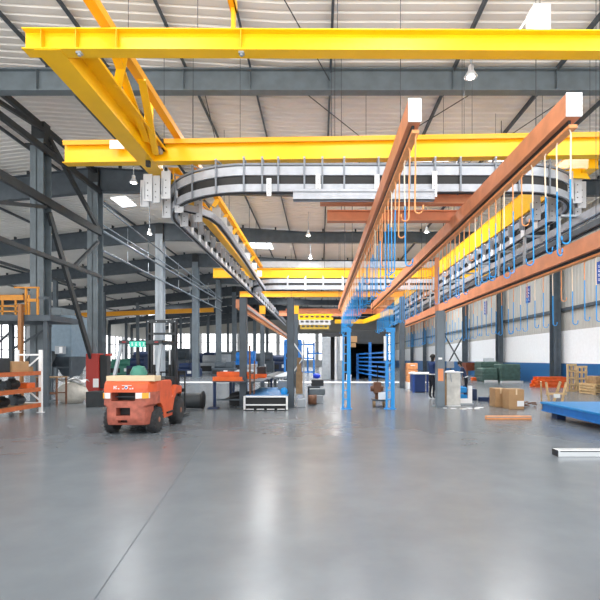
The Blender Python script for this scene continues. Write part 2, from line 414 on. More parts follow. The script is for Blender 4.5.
# front transverse beam
t = thing('crane_beam', 'bright yellow I-beam crossing the whole hall at the very front, near the roof', 'steel beam', (0, 7.8, YB), 'yellow steel beams')
b = MB(); b.ibeam((-5.0, 7.82, YB), (9.5, 7.9, YB), .355, .24, YEL, .02, .018); b.build('beam', t).matrix_parent_inverse = Matrix.Translation((0, -7.8, -YB))
def under(o, t):
    if o is None: return None
    o.matrix_parent_inverse = Matrix.Translation(-Vector(t.location)); return o
for x in (-4.68, -4.1, -3.42, -1.33):
    under(MB().box((x-.007, 7.71, YB+.018), (x+.007, 7.83, YB+.337), YEL2).build('stiffener', t), t)
for x in (-4.08, -1.33):
    bb = MB(); bb.cyl((x, 7.8, YB-.06), (x, 7.8, YB+.01), .03, GREYM, n=8); bb.box((x-.045, 7.76, YB-.03), (x+.045, 7.84, YB), GREYM); under(bb.build('bolt', t), t)
hb = Rods()
for x in (-6.15, -2.1, .3, 7.1):
    if x > -5: hanger(hb, x, 7.9, YB+.35)
under(hb.build('hanger_rod', t), t)
# second transverse beam
t = thing('crane_beam', 'bright yellow beam crossing above the bend of the grey conveyor track', 'steel beam', (0, 12.2, YB), 'yellow steel beams')
b = MB(); b.ibeam((-6.82, 12.3, YB), (9.5, 11.75, YB), .58, .26, YEL, .025, .02); under(b.build('beam', t), t)
b = MB(); b.bar((-6.8, 12.1+.07, YB+.52), (9.5, 11.65+.0, YB+.52), .03, .12, YEL2); under(b.build('shade_strip', t), t)  # deeper yellow strip paints the shade gradient along the top of the web
b = Rods()
for x in (-4.1, -2.1, .3, 4.0, 7.1): hanger(b, x, 12.1, YB+.57)
under(b.build('hanger_rod', t), t)
b = MB(); b.box((-5.5, 12.02, YB+.3), (-5.12, 12.05, YB+.52), WHITE); under(b.build('plate_or_sun_patch', t), t)  # white rectangle painted in for a sun patch on the beam
# big longitudinal girder on the left
t = thing('crane_girder', 'deep yellow girder running back between the two near yellow crossbeams', 'steel beam', (-4.5, 7.9, YB), 'yellow steel beams')
b = MB(); y0, y1 = 7.72, 13.2
b.box((-4.8, y0, YB-.012), (-4.36, y1, YB+.02), YEL); b.box((-4.4, y0+.2, YB+.02), (-4.37, y1-.4, YB+.31), YEL); b.box((-4.77, y0+.2, YB+.02), (-4.74, y1-.4, YB+.31), YEL)
b.box((-4.8, y0+.22, YB+.31), (-4.04, y1-.6, YB+.33), YEL); b.box((-4.06, y0+.22, YB+.27), (-4.04, y1-.6, YB+.31), YEL)
under(b.build('girder', t), t)
b = MB(); b.box((-4.55, 12.0, YB+.16), (-4.45, 12.1, YB-.16), BLACK); under(b.build('stop_block', t), t)
b = MB(); b.box((-4.3, 12.0, YB+.3), (-4.1, 12.25, YB+.55), DARK); b.cyl((-4.2, 11.9, YB+.25), (-4.2, 12.1, YB+.25), .08, GREYM, n=8); under(b.build('trolley_clamp', t), t)
# slim tie beam and its braces
t = thing('tie_beam', 'slim yellow beam running lengthwise above the left conveyor run with slanting struts', 'steel beam', (-3.72, 8, YB+.65), 'yellow steel beams')
b = MB(); b.box((-3.86, 3.5, YB+.64), (-3.68, 29.5, YB+.8), YEL2); under(b.build('beam', t), t)
for (ya, xa, za, yb, xb, zb) in ((8.2, -3.8, .64, 11.4, -4.3, .2), (9.6, -3.72, .64, 11.9, -4.25, .1), (8.9, -3.8, .66, 9.3, -4.1, .3)):
    under(MB().bar((xa, ya, YB+za), (xb, yb, YB+zb), .05, .16, YEL, (1, 0, 0)).build('strut', t), t)
under(MB().box((-4.41, 11.55, YB+.34), (-4.19, 11.58, H(6.5)), YEL).build('plate', t), t)
for y in (14.2, 15.2, 16.8, 18.5, 20.5, 23, 26):
    under(MB().bar((-3.72, y, YB+.64), (-4.1, y+.1, YB+.1), .16, .03, YEL, (0, 1, 0)).build('strut', t), t)
b = Rods()
for y in (9, 13.6, 18): hanger(b, -3.75, y, YB+.8)
under(b.build('hanger_rod', t), t)
t = thing('tie_beam', 'short slim yellow beam seen above the front crossbeam near the second purlin', 'steel beam', (-1.45, 5, H(5.95)), 'yellow steel beams')
b = MB(); b.box((-1.53, 3, H(5.93)), (-1.42, 7.9, H(5.96)), YEL2); b.box((-1.44, 3, H(5.93)), (-1.42, 7.9, H(6.1)), YEL2); under(b.build('beam', t), t)
b = MB(); b.box((-1.5, 7.75, YB+.35), (-1.44, 7.88, H(5.95)), YEL2); under(b.build('post', t), t)
# lengthwise runs over the conveyor
for nm, x, ya, yb, lab in (('run_beam', -4.15, 13.0, 29.4, 'yellow lengthwise beam above the left run of the grey conveyor'),
                           ('run_beam', 7.25, 12.2, 44, 'yellow lengthwise beam above the right run of the grey conveyor')):
    t = thing(nm, lab, 'steel beam', (x, ya, YB), 'yellow steel beams')
    b = MB(); b.ibeam((x, ya, YB-.15), (x, yb, YB-.15), .36 if x < 0 else .8, .3, YEL, .02 if x < 0 else .26, .02); under(b.build('beam', t), t)
    b = Rods()
    for y in (15, 21, 27): hanger(b, x, y, YB+.3)
    under(b.build('hanger_rod', t), t)
    sg = 1 if x < 0 else -1
    b = MB(); b.bar((x+sg*.05, ya+1.8, YB-.1), (x+sg*1.9, ya-.1, YB-.1), .3, .1, YEL); under(b.build('corner_brace', t), t)
    b = MB(); b.prism([(x-.1, YB-.02), (x+sg*1.3, YB-.02), (x+sg*.9, YB-.25), (x+.1, YB-.3)], ya+.3, ya+.34, YEL, 'Y'); under(b.build('gusset', t), t)
# far crossbeams
for (y, xa, xb, h, lab) in ((29.5, -6.85, 11, .6, 'yellow crossbeam at mid hall behind the two hanging lamps'),
                            (38.6, -6.72, 7.0, .45, 'yellow crossbeam beyond the mid hall crossbeam, thinner in the view'),
                            (52.0, -30, -12.0, .5, 'yellow crane beam far in the left aisle behind the pale column')):
    t = thing('crane_beam', lab, 'steel beam', (xa, y, YB), 'yellow steel beams')
    b = MB(); b.ibeam((xa, y, YB if y < 50 else H(4.6)), (xb, y, YB if y < 50 else H(5.3)), h, .28, YEL2 if y > 35 else YEL, .02, .03); under(b.build('beam', t), t)
    b = Rods()
    for x in ((-4.1, .3, 4.0) if y < 50 else (-26, -18)): hanger(b, x, y, YB+h-.05 if y < 50 else H(5.0))
    under(b.build('hanger_rod', t), t)

# white post standing on the front beam
t = thing('support_post', 'white square post standing on top of the front yellow beam', 'post', (3.8, 8.0, YB+.355))
under(MB().box((3.67, 7.9, YB+.3555), (3.96, 8.2, H(6.1)), WHITE).build('post', t), t)
under(MB().bar((3.36, 8.05, YB+.37), (3.69, 8.05, H(6.05)), .03, .03, WHITE).build('brace', t), t)
b = Rods(); hanger(b, 3.85, 8.05, H(6.1)); under(b.build('hanger_rod', t), t)

# ------------------------------------------------------------------ overhead conveyor
def arc(cx, cy, r, a0, a1, n=14): return [(cx+r*math.cos(math.radians(a0+(a1-a0)*k/n)), cy+r*math.sin(math.radians(a0+(a1-a0)*k/n))) for k in range(n+1)]
def chan(wd, z0, z1, sl=.035):
    """track with an open slot along its underside"""
    h = wd/2; t = .02
    return [(-h, z0), (-sl, z0), (-sl, z0+t), (-h+t, z0+t), (-h+t, z1-t), (h-t, z1-t), (h-t, z0+t), (sl, z0+t), (sl, z0), (h, z0), (h, z1), (-h, z1)]
def rect(u0, u1, z0, z1): return [(u0, z0), (u1, z0), (u1, z1), (u0, z1)]
path = [(-4.52, y) for y in (60, 45, 35, 28, 22, 18, 15.5)] + arc(-1.82, 14.6, 2.7, 180, 270) + [(-1, 11.9), (2, 11.9)] + arc(5.2, 13.96, 2.06, 270, 360) + [(7.26, y) for y in (16, 20, 25, 30, 38, 46)]
t = thing('overhead_conveyor', 'grey double-track overhead conveyor looping across the hall under the yellow beams', 'conveyor', (0, 11.9, H(4.3)), 'overhead conveyors')
Z0 = H(4.3)
under(MB().sweep(path, chan(.2, Z0, Z0+.19), RAIL).build('lower_track', t), t)
under(MB().sweep(path, chan(.2, Z0+.42, Z0+.64), RAIL).build('upper_track', t), t)
o = under(MB().sweep(path, rect(-.06, .06, Z0+.2, Z0+.41), BLACK).build('chain', t), t)
under(MB().sweep(path, rect(-.03, .03, Z0-.03, Z0+.03), BLACK).build('trolley_slot', t), t)
under(MB().sweep(path, rect(.05, .1, Z0+.68, Z0+.73), BRACK).sweep(path, rect(-.1, -.05, Z0+.68, Z0+.73), BRACK).build('top_angle', t), t)
def bracket(x, y, ang, t, plate=True, zt=YB-.02):
    c, s_ = math.cos(ang), math.sin(ang)
    mb = MB()
    for u in (-.135, .135):
        mb.bar((x-s_*u, y+c*u, Z0-.01), (x-s_*u, y+c*u, zt), .045, .02, BRACK, (c*0-s_, c, 0))
    mb.bar((x-s_*.16, y+c*.16, zt-.03), (x+s_*.16, y-c*.16, zt-.03), .05, .03, RAIL)
    return under(mb.build('hanger_bracket', t), t)
for x in (-1.95, -1.48, -1.07, -.4, .06, .62, 1.5, 2.3, 2.95, 3.6, 4.5, 5.1): bracket(x, 11.9, 0, t)
for a in (197, 218, 236, 252): bracket(-1.82+2.7*math.cos(math.radians(a)), 14.6+2.7*math.sin(math.radians(a)), math.radians(a+90), t)
for a in (290, 315, 340): bracket(5.2+2.06*math.cos(math.radians(a)), 13.96+2.06*math.sin(math.radians(a)), math.radians(a+90), t)
def side_plate(x, y, t, sx):
    mb = MB(); mb.box((x+sx*.12-.015, y-.14, Z0-.0), (x+sx*.12+.015, y+.14, Z0+.68), RAILW)
    mb.box((x+min(sx*.12, sx*.3), y-.14, Z0+.2), (x+max(sx*.12, sx*.3), y-.11, Z0+.62), RAIL)
    mb.box((x-.12*sx-.015, y-.1, Z0+.02), (x-.12*sx+.015, y+.1, Z0+.8), RAIL)
    return under(mb.build('side_plate', t), t)
y = 14.9
while y < 44: side_plate(-4.52, y, t, 1); y += .95 if y < 24 else 1.5
y = 14.3
while y < 40: side_plate(7.26, y, t, -1); y += .95 if y < 24 else 1.6
for (x, dz0, dz1) in ((-1.3, -.15, .3), (-.05, -.02, .4), (1.45, -.02, .4), (2.92, -.17, .48), (2.98, -.2, .02)):
    if dz1 > .1:
        mb = MB(); mb.box((x-.06, 11.7, Z0+dz0), (x+.06, 11.73, Z0+dz1), RAILW)
        for zz in (.05, .18, .28): mb.cyl((x, 11.69, Z0+dz0+zz), (x, 11.705, Z0+dz0+zz), .014, DARK, n=6)
        under(mb.build('plate_or_sun_patch', t), t)
for (x, y, dz) in ((-4.75, 12.7, 0), (-4.2, 12.55, .02), (-3.95, 12.9, -.25), (-3.6, 13.6, -.3), (-4.1, 13.9, -.35), (6.75, 12.5, 0), (7.1, 12.7, -.05), (7.45, 13.1, -.05), (7.6, 13.6, -.15), (6.3, 13.4, -.3), (6.9, 13.7, -.25), (-4.95, 13.0, -.05), (-4.55, 12.75, -.02), (-4.4, 13.2, -.3)):
    mb = MB(); mb.box((x-.12, y-.02, Z0+dz+.05), (x+.12, y+.02, Z0+dz+.8), mat('plate_grey', (.5, .51, .53), .45)); mb.box((x-.09, y-.02, Z0+dz+.1), (x-.07, y+.2, Z0+dz+.6), RAIL)
    for zz in (.2, .35, .55): mb.cyl((x, y-.03, Z0+dz+zz), (x, y-.015, Z0+dz+zz), .016, DARK, n=6)
    under(mb.build('junction_plate', t), t)
# grey channel slung below the crossing run
b = MB(); b.box((-.68, 11.62, H(4.02)), (2.9, 11.66, H(4.23)), RAIL); b.box((-.68, 11.62, H(4.02)), (2.9, 11.78, H(4.04)), RAIL); b.box((-.68, 11.62, H(4.21)), (2.9, 11.9, H(4.3)), RAIL)
under(b.build('slung_channel', t), t)
# inner spur
t = thing('conveyor_spur', 'grey curved conveyor spur branching inside the left bend of the loop', 'conveyor', (-3.3, 14, H(4.3)), 'overhead conveyors')
sp = [(-4.1, 13.3), (-3.9, 13.4), (-3.62, 13.65), (-3.38, 14.1), (-3.26, 14.8), (-3.25, 16), (-3.3, 20), (-3.45, 26), (-3.5, 29)]
under(MB().sweep(sp, chan(.18, Z0, Z0+.19), RAIL).build('track', t), t)
under(MB().sweep(sp, rect(-.03, .03, Z0-.03, Z0+.03), BLACK).build('trolley_slot', t), t)
for y in (14.6, 15.6, 16.6, 17.8, 19.2, 20.8, 23, 25):
    mb = MB(); mb.box((-3.42, y-.02, Z0+.18), (-3.16, y+.02, Z0+.5), RAILW); mb.bar((-3.35, y, Z0+.5), (-4.05, y, YB+.02), .06, .03, RAIL); under(mb.build('hanger_bracket', t), t)
# far crossing conveyor
t = thing('overhead_conveyor', 'grey overhead conveyor crossing at mid hall under the second far yellow beam', 'conveyor', (0, 28.6, H(4.3)), 'overhead conveyors')
p2 = [(-4.3, 31)] + arc(-2.6, 30.2, 1.7, 200, 270, 8) + [(0, 28.5), (9, 28.5)]
under(MB().sweep(p2, chan(.2, Z0, Z0+.25), RAIL).build('lower_track', t), t)
under(MB().sweep(p2, chan(.2, Z0+.4, Z0+.64), RAIL).build('upper_track', t), t)
under(MB().sweep(p2, rect(-.07, .07, Z0+.25, Z0+.4), DARK).build('chain', t), t)
under(MB().sweep([(-4, 30.0), (11, 30.0)], rect(-.1, .1, H(5.95), H(6.35)), RAIL).build('top_track', t), t)
for x in (-2, -.9, .2, 1.4, 2.6, 4, 5.5, 7):
    mb = MB(); mb.box((x-.05, 28.36, Z0-.05), (x+.05, 28.39, Z0+.75), RAILW if x in (-.9, 1.4) else RAIL); mb.bar((x, 28.38, Z0+.72), (x, 29.4, YB+.1), .05, .05, RAIL); under(mb.build('hanger_bracket', t), t)

# ------------------------------------------------------------------ orange hook rails
RAILS = {}
def hook_rail(lab, x, w_, zb, h, y0, y1, cap=True):
    t = thing('hook_rail', lab, 'rail', (x, y0, zb), 'orange hook rails')
    b = MB(); b.box((x-w_/2, y0+.01, zb), (x+w_/2, y1, zb+h), COPPER); under(b.build('box_beam', t), t)
    b = MB(); b.box((x-.02, y0+.12, zb-.07), (x+.02, y1, zb), DARK); b.box((x-.02, y0+.1, zb-.12), (x+w_/2-.005, y1, zb-.07), COPPER2); under(b.build('hook_track', t), t)  # dark strip above the track paints the shadow in the slot
    if cap: under(MB().box((x-w_/2-.004, y0-.012, zb-.004), (x+w_/2+.004, y0+.01, zb+h+.004), mat('white_end_plate', (.95, .95, .96), .4)).build('end_plate', t), t)
    b = Rods(); y = y0+1.2
    while y < y1: b.cyl((x, y, zb+h), (x, y, roof_z(x)), .014, STEELK, n=6); y += 6
    under(b.build('hanger_rod', t), t)
    return t
hook_rail('orange-brown box rail with white end plate, the one nearest the hall centre', 1.4, .185, H(3.51), .335, 6.8, 33)
hook_rail('orange-brown box rail with white end plate, the longer looking one right of centre', 3.755, .225, H(3.59), .34, 6.8, 33)
hook_rail('orange-brown rail along the right wall side, without a visible white end', 6.3, .24, H(2.47), .38, 9.3, 36, False)
# grey chain track above the wall-side rail
t = thing('chain_track', 'dark grey chain track running just above the wall side orange rail', 'conveyor', (6.35, 9, H(3.0)))
under(MB().sweep([(6.35, 9), (6.35, 40)], chan(.22, H(3.02), H(3.16)), STEEL).build('track', t), t)
under(MB().sweep([(6.75, 9), (6.75, 40)], chan(.2, H(3.5), H(3.7)), RAIL).build('upper_track', t), t)
b = MB()
for y in range(10, 40, 2): under(MB().box((6.2, y-.06, H(2.85)), (6.25, y+.06, H(3.75)), GREYM).box((6.2, y-.06, H(3.7)), (6.9, y+.06, H(3.75)), GREYM).build('clamp', t), t)
for y in (11, 17, 23, 29): under(MB().cyl((6.7, y, H(3.7)), (6.7, y, roof_z(6.7)), .016, STEELK, n=6).build('hanger_rod', t), t)

def hook_mesh(kind):
    L = {'blue': 1.72, 'pale': 1.72, 'short': .95, 'orange': 1.2}[kind]
    up = {'blue': COPPER2, 'pale': BEIGEW, 'short': COPPER2, 'orange': COPPER2}[kind]
    lo = {'blue': BLUEH, 'pale': BLUEH, 'short': BEIGEW, 'orange': COPPER2}[kind]
    pts = [(0, 0, .06), (.02, 0, .03), (.0, 0, -.02), (0, 0, -L*.3), (.004, 0, -L*.42), (0, 0, -L*.6), (0, 0, -L+.07)]
    n0 = len(pts)
    pts += [(.06-.06*math.cos(a), 0, -L+.07-.06*math.sin(a)) for a in [PI*k/6 for k in range(1, 7)]] + [(.125, 0, -L+.13)]
    ms = [up if i < (4 if kind in ('blue', 'pale') else 20) else lo for i in range(len(pts)-1)]
    if kind == 'blue': ms = [up if i < 3 else BLUEH for i in range(len(pts)-1)]
    mb = MB(); mb.tube(pts, .0125, None, 6, ms)
    return mb
protos = {k: hook_mesh(k).build('hanging_hook') for k in ('blue', 'pale', 'short', 'orange')}
used = set()
def hooks(x, zt, y0, y1, step, railname, group, rule, scale=1.0):
    y = y0; n = 0
    while y < y1:
        n += 1
        k = rule(n, y)
        if k not in used: used.add(k); o = protos[k]
        else: o = protos[k].copy(); COL.objects.link(o)
        o.location = (x, y+random.uniform(-.04, .04), zt); o.rotation_euler = (random.uniform(-.02, .02), random.uniform(-.015, .015), random.uniform(-.5, .5)+ (PI if random.random() < .25 else 0))
        sc = scale*random.uniform(.96, 1.04); o.scale = (1, 1, sc)
        lk = {'blue': 'blue-coated J-hook with orange shank', 'pale': 'blue-tipped J-hook with pale shank', 'short': 'short orange and pale hook', 'orange': 'bare orange hook'}[k]
        tag(o, '%s, %s along the %s rail counting from its near end' % (lk, ordinal(n), railname), 'hook', group)
        y += step
hooks(1.44, H(3.51)-.15, 6.95, 31, .46, 'centre orange', 'hooks on the centre orange rail', lambda n, y: 'orange' if n in (1, 2, 4, 9, 15) else ('pale' if n % 3 == 0 else 'blue'))
hooks(3.8, H(3.59)-.15, 6.95, 31, .43, 'right orange', 'hooks on the right orange rail', lambda n, y: 'short' if n in (5, 12, 17) else ('pale' if n in (1, 2, 3, 4, 7, 11) else ('orange' if n in (20, 21, 22, 23, 24, 26, 30) else 'blue')))
hooks(6.36, H(2.47)-.15, 9.6, 34, .5, 'wall-side orange', 'hooks on the wall side orange rail', lambda n, y: 'short' if n in (2, 6) else ('pale' if n % 2 else 'blue'), .84)
for k in protos:
    if k not in used: bpy.data.objects.remove(protos[k])

# crossing orange beams
for (y, xa, xb, zb, h, lab) in ((12.95, .2, 4.4, H(3.86), .3, 'orange-brown crossbeam lying over the two white-ended rails'),
                                (12.45, 0.0, 4.3, H(4.17), .3, 'orange-brown crossbeam half hidden behind the grey conveyor track'),
                                (33.5, -2.5, 5.0, H(3.3), .35, 'orange-brown crossbeam at the far ends of the hook rails'),
                                (45, -4.0, 4.0, H(4.2), .5, 'far orange-brown crossbeam above the yellow slotted beams')):
    t = thing('cross_beam', lab, 'steel beam', ((xa+xb)/2, y, zb), 'orange crossbeams')
    b = MB(); b.ibeam((xa, y, zb), (xb, y, zb), h, .24, COPPER, .03, .03); under(b.build('beam', t), t)
    b = Rods()
    for x in (xa+.4, xb-.4): b.cyl((x, y, zb+h), (x, y, roof_z(x)), .014, STEELK, n=6)
    under(b.build('hanger_rod', t), t)
t = thing('drop_post', 'orange-brown post dropping from the right rail onto the grey column with the sticker', 'post', (4.0, 15.8, H(1.5)))
under(MB().box((3.94, 15.72, 3.3), (4.06, 15.84, H(3.47)), COPPER).build('post', t), t)

# low portals on short columns
def portal_column(x, y, top, lab, wd=.24, m=STEEL, extra=None):
    t = thing('support_column', lab, 'column', (x, y, 0), 'short support columns')
    under(MB().rbox((x-wd/2, y-wd/2, .02), (x+wd/2, y+wd/2, top), m, .012).build('shaft', t), t)
    under(MB().box((x-wd*.8, y-wd*.8, 0), (x+wd*.8, y+wd*.8, .02), m).build('base_plate', t), t)
    if extra: extra(t)
    return t
portal_column(-2.63, 15.8, 3.75, 'dark grey short column beside the orange steel parts, in front of the blue cart')
portal_column(-1.01, 15.8, 3.75, 'dark grey short column at the right corner of the blue cart')
ycap = lambda x: (lambda t: under(MB().box((x-.16, 26.95, 4.3), (x+.16, 27.25, 4.78), YEL2).build('yellow_cap', t), t))
portal_column(-3.39, 27.1, 4.3, 'dark grey short column with a yellow cap, behind the orange parts', .24, STEEL, ycap(-3.39))
portal_column(-1.41, 27.1, 4.3, 'dark grey short column with a yellow cap, behind the brown plywood', .24, STEEL, ycap(-1.41))
def stick(t):
    under(MB().box((4.02, 15.655, .9), (4.2, 15.663, 1.32), mat('orange_sticker', (.85, .3, .12), .6)).build('orange_sticker', t), t)
    under(MB().box((4.03, 15.655, 1.63), (4.16, 15.663, 1.7), WHITE).build('paper_note', t), t)
portal_column(4.12, 15.8, 3.3, 'grey column with an orange sticker beside the white cabinet', .27, COLUMNM, stick)
portal_column(4.67, 26.2, 5.2, 'dark grey column beside the stack of orange crates', .28, STEEL)
t = thing('low_rail', 'orange-brown low rail running away beside the left short columns', 'rail', (-2.83, 15, 3.4))
under(MB().box((-2.92, 15.95, 3.42), (-2.74, 46, 3.72), COPPER).box((-2.86, 15.95, 3.36), (-2.72, 46, 3.4), COPPER2).build('box_beam', t), t)
under(MB().box((-2.7, 15.95, 3.5), (-2.66, 46, 3.6), RAIL).build('side_strip', t), t)

# ------------------------------------------------------------------ lamps
def lamp(x, y, dz, lab, power=250):
    z = H(dz); t = thing('pendant_lamp', lab, 'lamp', (x, y, z), 'pendant high-bay lamps')
    b = MB(); b.lathe((x, y, z), [(.04, .3), (.07, .27), (.075, .16), (.15, .02), (.18, -.02), (.165, -.03)], SILVER, 16); under(b.build('reflector', t), t)
    b = MB(); b.lathe((x, y, z-.005), [(.03, .03), (.12, 0), (.09, -.04), (.02, -.06)], LAMPM, 12); under(b.build('bulb', t), t)
    b = MB(); b.cyl((x, y, z+.33), (x, y, roof_z(x)), .022, COLUMNL, n=6); under(b.build('stem', t), t)
    l = bpy.data.lights.new('lamp_light', 'SPOT'); l.energy = power; l.shadow_soft_size = .12; l.spot_size = 2.5; l.spot_blend = .5
    o = bpy.data.objects.new('lamp_light', l); COL.objects.link(o); o.location = (x, y, z-.2)
lamp(-7.7, 19, 7.3, 'pendant lamp hanging left below the stub of the second yellow beam')
lamp(4.0, 12.2, 7.5, 'lit pendant lamp glaring in front of the grey roof beam', 120)
lamp(-.7, 27.5, 7.4, 'upper pendant lamp of the pair at mid hall', 1000)
lamp(-.7, 33.7, 7.4, 'lower, farther pendant lamp of the pair at mid hall', 1000)
lamp(6.2, 26.8, 7.4, 'pendant lamp seen between the two white-ended orange rails')
lamp(-10.0, 27, 7.35, 'pendant lamp beside the pale grey column')

# ------------------------------------------------------------------ forklift
FX, FY = -4.2, 10.4           # centre line, rear axle
fk = thing('forklift', 'orange-red counterbalance forklift seen from behind with raised black mast', 'forklift', (FX, FY, 0), rz=0)
def F(mb, name, parent=None, bevel=0): return mb.build(name, parent or fk, bevel)
# counterweight: a face with openings, swept round the corners
def counterweight():
    mb = MB()
    xs = [-.575, -.54, -.47, -.42, -.30, -.22, -.19, -.1, .05, .13, .17, .22, .30, .42, .47, .54, .575]
    zs = [.22, .27, .33, .38, .42, .47, .54, .6, .66, .74, .84, .93, 1.02, 1.1, 1.16]
    def hole(i, k):
        xm = (xs[i]+xs[i+1])/2; zm = (zs[k]+zs[k+1])/2
        if -.3 < xm < .22 and .74 < zm < .93: return .35
        if -.22 < xm < .13 and .42 < zm < .6: return .25
        if -.19 < xm < .05 and .27 < zm < .33: return .15
        return 0
    def surf(x, z, d=0):
        wmax = .575 if z > .64 else .5
        q = x/.575; xx = q*wmax
        edge = max(0, abs(q)-.72)/.28
        yy = -.5 + .3*edge**2.2 + .03*abs(q)**2
        if z > 1.05: yy += .08*((z-1.05)/.11)**2
        if z < .4: yy += .06*((.4-z)/.18)**2
        return (xx, yy+d, z)
    for k in range(len(zs)-1):
        for i in range(len(xs)-1):
            d = hole(i, k)
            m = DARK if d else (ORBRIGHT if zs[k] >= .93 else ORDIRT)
            c = [surf(xs[i], zs[k], d), surf(xs[i+1], zs[k], d), surf(xs[i+1], zs[k+1], d), surf(xs[i], zs[k+1], d)]
            mb.add(c, [(0, 1, 2, 3)], m, not d)
            if d:
                f = [surf(xs[i], zs[k]), surf(xs[i+1], zs[k]), surf(xs[i+1], zs[k+1]), surf(xs[i], zs[k+1])]
                for a, (ii, kk) in enumerate(((i, k-1), (i+1, k), (i, k+1), (i-1, k))):
                    if not hole(ii, kk): e = (a+1) % 4; mb.add([f[a], f[e], c[e], c[a]], [(0, 1, 2, 3)], ORDIRT)
    # sides, top and bottom
    for sgn in (-1, 1):
        for k in range(len(zs)-1):
            a = surf(sgn*.575, zs[k]); bb = surf(sgn*.575, zs[k+1])
            yb = .02 if zs[k] > .62 else -.32
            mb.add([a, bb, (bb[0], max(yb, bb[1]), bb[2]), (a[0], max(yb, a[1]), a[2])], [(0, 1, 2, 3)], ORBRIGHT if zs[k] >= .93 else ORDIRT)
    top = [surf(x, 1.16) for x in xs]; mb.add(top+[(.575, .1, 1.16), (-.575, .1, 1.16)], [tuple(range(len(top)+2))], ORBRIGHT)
    bot = [surf(x, .22) for x in xs]; mb.add(bot+[(.42, -.3, .22), (-.42, -.3, .22)], [tuple(range(len(bot)+2))], DARK)
    mb.add([surf(x, .66) for x in xs]+[(.575, 0, .66), (-.575, 0, .66)], [tuple(range(len(xs)+2))], DARK)
    return mb
F(counterweight(), 'counterweight')
b = MB(); b.bar((-.3, -.3, .82), (.22, -.3, .82), .02, .02, STEEL); F(b, 'grille_bar')
for sx in (-1, 1):
    b = MB(); x0, x1 = (-.47, -.31) if sx < 0 else (.24, .5)
    ysurf = lambda x: -.505+.3*(max(0, abs(x/.575)-.72)/.28)**2.2
    b.add([(x0, ysurf(x0)-.02, .8), (x1, ysurf(x1)-.02, .8), (x1, ysurf(x1)-.02, .92), (x0, ysurf(x0)-.02, .92), (x0, ysurf(x0)+.08, .8), (x1, ysurf(x1)+.08, .8), (x1, ysurf(x1)+.08, .92), (x0, ysurf(x0)+.08, .92)],
          [(0,1,2,3),(4,7,6,5),(0,4,5,1),(3,2,6,7),(0,3,7,4),(1,5,6,2)], LENS)
    h = F(b, 'headlight')
    xa, xb = (-.47, -.43) if sx < 0 else (.38, .5)
    b = MB(); b.add([(xa, ysurf(xa)-.026, .8), (xb, ysurf(xb)-.026, .8), (xb, ysurf(xb)-.026, .92), (xa, ysurf(xa)-.026, .92)], [(0,1,2,3)], AMBER)
    b.add([(xa, ysurf(xa)-.024, .8), (xb, ysurf(xb)-.024, .8), (xb, ysurf(xb)-.024, .92), (xa, ysurf(xa)-.024, .92)], [(3,2,1,0)], AMBER); F(b, 'amber_lens', h)
# white lettering and round emblem on the rear
b = MB()
for (x0, x1, z0, z1) in ((-.24, -.225, 1.0, 1.07), (-.225, -.2, 1.03, 1.045), (-.2, -.18, 1.045, 1.07), (-.2, -.18, 1.0, 1.03), (-.15, -.12, 1.0, 1.02), (-.06, -.02, 1.0, 1.015), (.1, .14, 1.0, 1.015), (.16, .18, 1.0, 1.03), (-.06, .14, 1.075, 1.085)):
    b.box((x0, -.508, z0), (x1, -.49, z1), WHITE)
F(b, 'lettering')
b = MB(); b.cyl((.03, -.51, 1.035), (.03, -.49, 1.035), .035, WHITE, n=14); b.cyl((.03, -.513, 1.035), (.03, -.5, 1.035), .022, SIGNB, n=12); F(b, 'emblem')
# chassis and side panels
b = MB()
b.prism([(-.02, 1.15), (.02, .66), (.12, .64), (.25, .56), (.33, .42), (.36, .27), (.95, .27), (1.0, .45), (1.12, .66), (1.3, .78), (1.62, .8), (1.7, .74), (1.72, .95), (1.3, 1.0), (1.0, .75), (.9, .72), (.9, 1.1), (.8, 1.15)], .44, .56, ORBRIGHT, 'X')
F(b, 'side_panel', bevel=.012)
b = MB(); b.prism([(-.02, 1.15), (.02, .66), (.12, .64), (.25, .56), (.33, .42), (.36, .27), (.95, .27), (1.0, .45), (1.12, .66), (1.3, .78), (1.62, .8), (1.7, .74), (1.72, .95), (1.3, 1.0), (1.0, .75), (.9, .72), (.9, 1.1), (.8, 1.15)], -.56, -.44, ORBRIGHT, 'X'); F(b, 'side_panel', bevel=.012)
b = MB(); b.box((-.44, -.28, .26), (.44, 1.75, .62), DARK); b.box((-.43, 0, .62), (.43, .85, 1.12), ORDIRT); b.box((-.44, .9, .6), (.44, 1.75, .66), DARK); F(b, 'chassis')
b = MB(); b.box((.56, .5, .36), (.6, .92, .4), DARK); b.box((-.6, .5, .36), (-.56, .92, .4), DARK); F(b, 'step')
b = MB(); b.rbox((-.4, .05, 1.12), (.42, .88, 1.2), BLACK, .03); F(b, 'hood')
def wheel(x, y, r, wd, nm):
    mb = MB(); h = wd/2
    mb.lathe((x, y, r), [(r*.55, -h), (r*.82, -h*1.0), (r*.96, -h*.85), (r, -h*.5), (r, h*.5), (r*.96, h*.85), (r*.82, h), (r*.55, h)], TYRE, 28, 'X')
    for k in range(18):
        a = 2*PI*k/18
        for s_ in (-1, 1):
            mb.bar((x+s_*.02, y+r*.985*math.cos(a), r+r*.985*math.sin(a)), (x+s_*h*.95, y+r*.96*math.cos(a+.12), r+r*.96*math.sin(a+.12)), .05, .03, TYRE, (0, math.cos(a), math.sin(a)))
    o = F(mb, 'wheel')
    hub = MB(); sx = 1 if x > 0 else -1
    hub.lathe((x, y, r), [(r*.6, sx*h*.7), (r*.55, sx*h*.9), (r*.3, sx*h*.75), (r*.2, sx*h*1.05), (.02, sx*h*1.1)], mat('rim_orange_brown', (.3, .12, .07), .6, var=.3), 20, 'X')
    F(hub, 'wheel_hub', o)
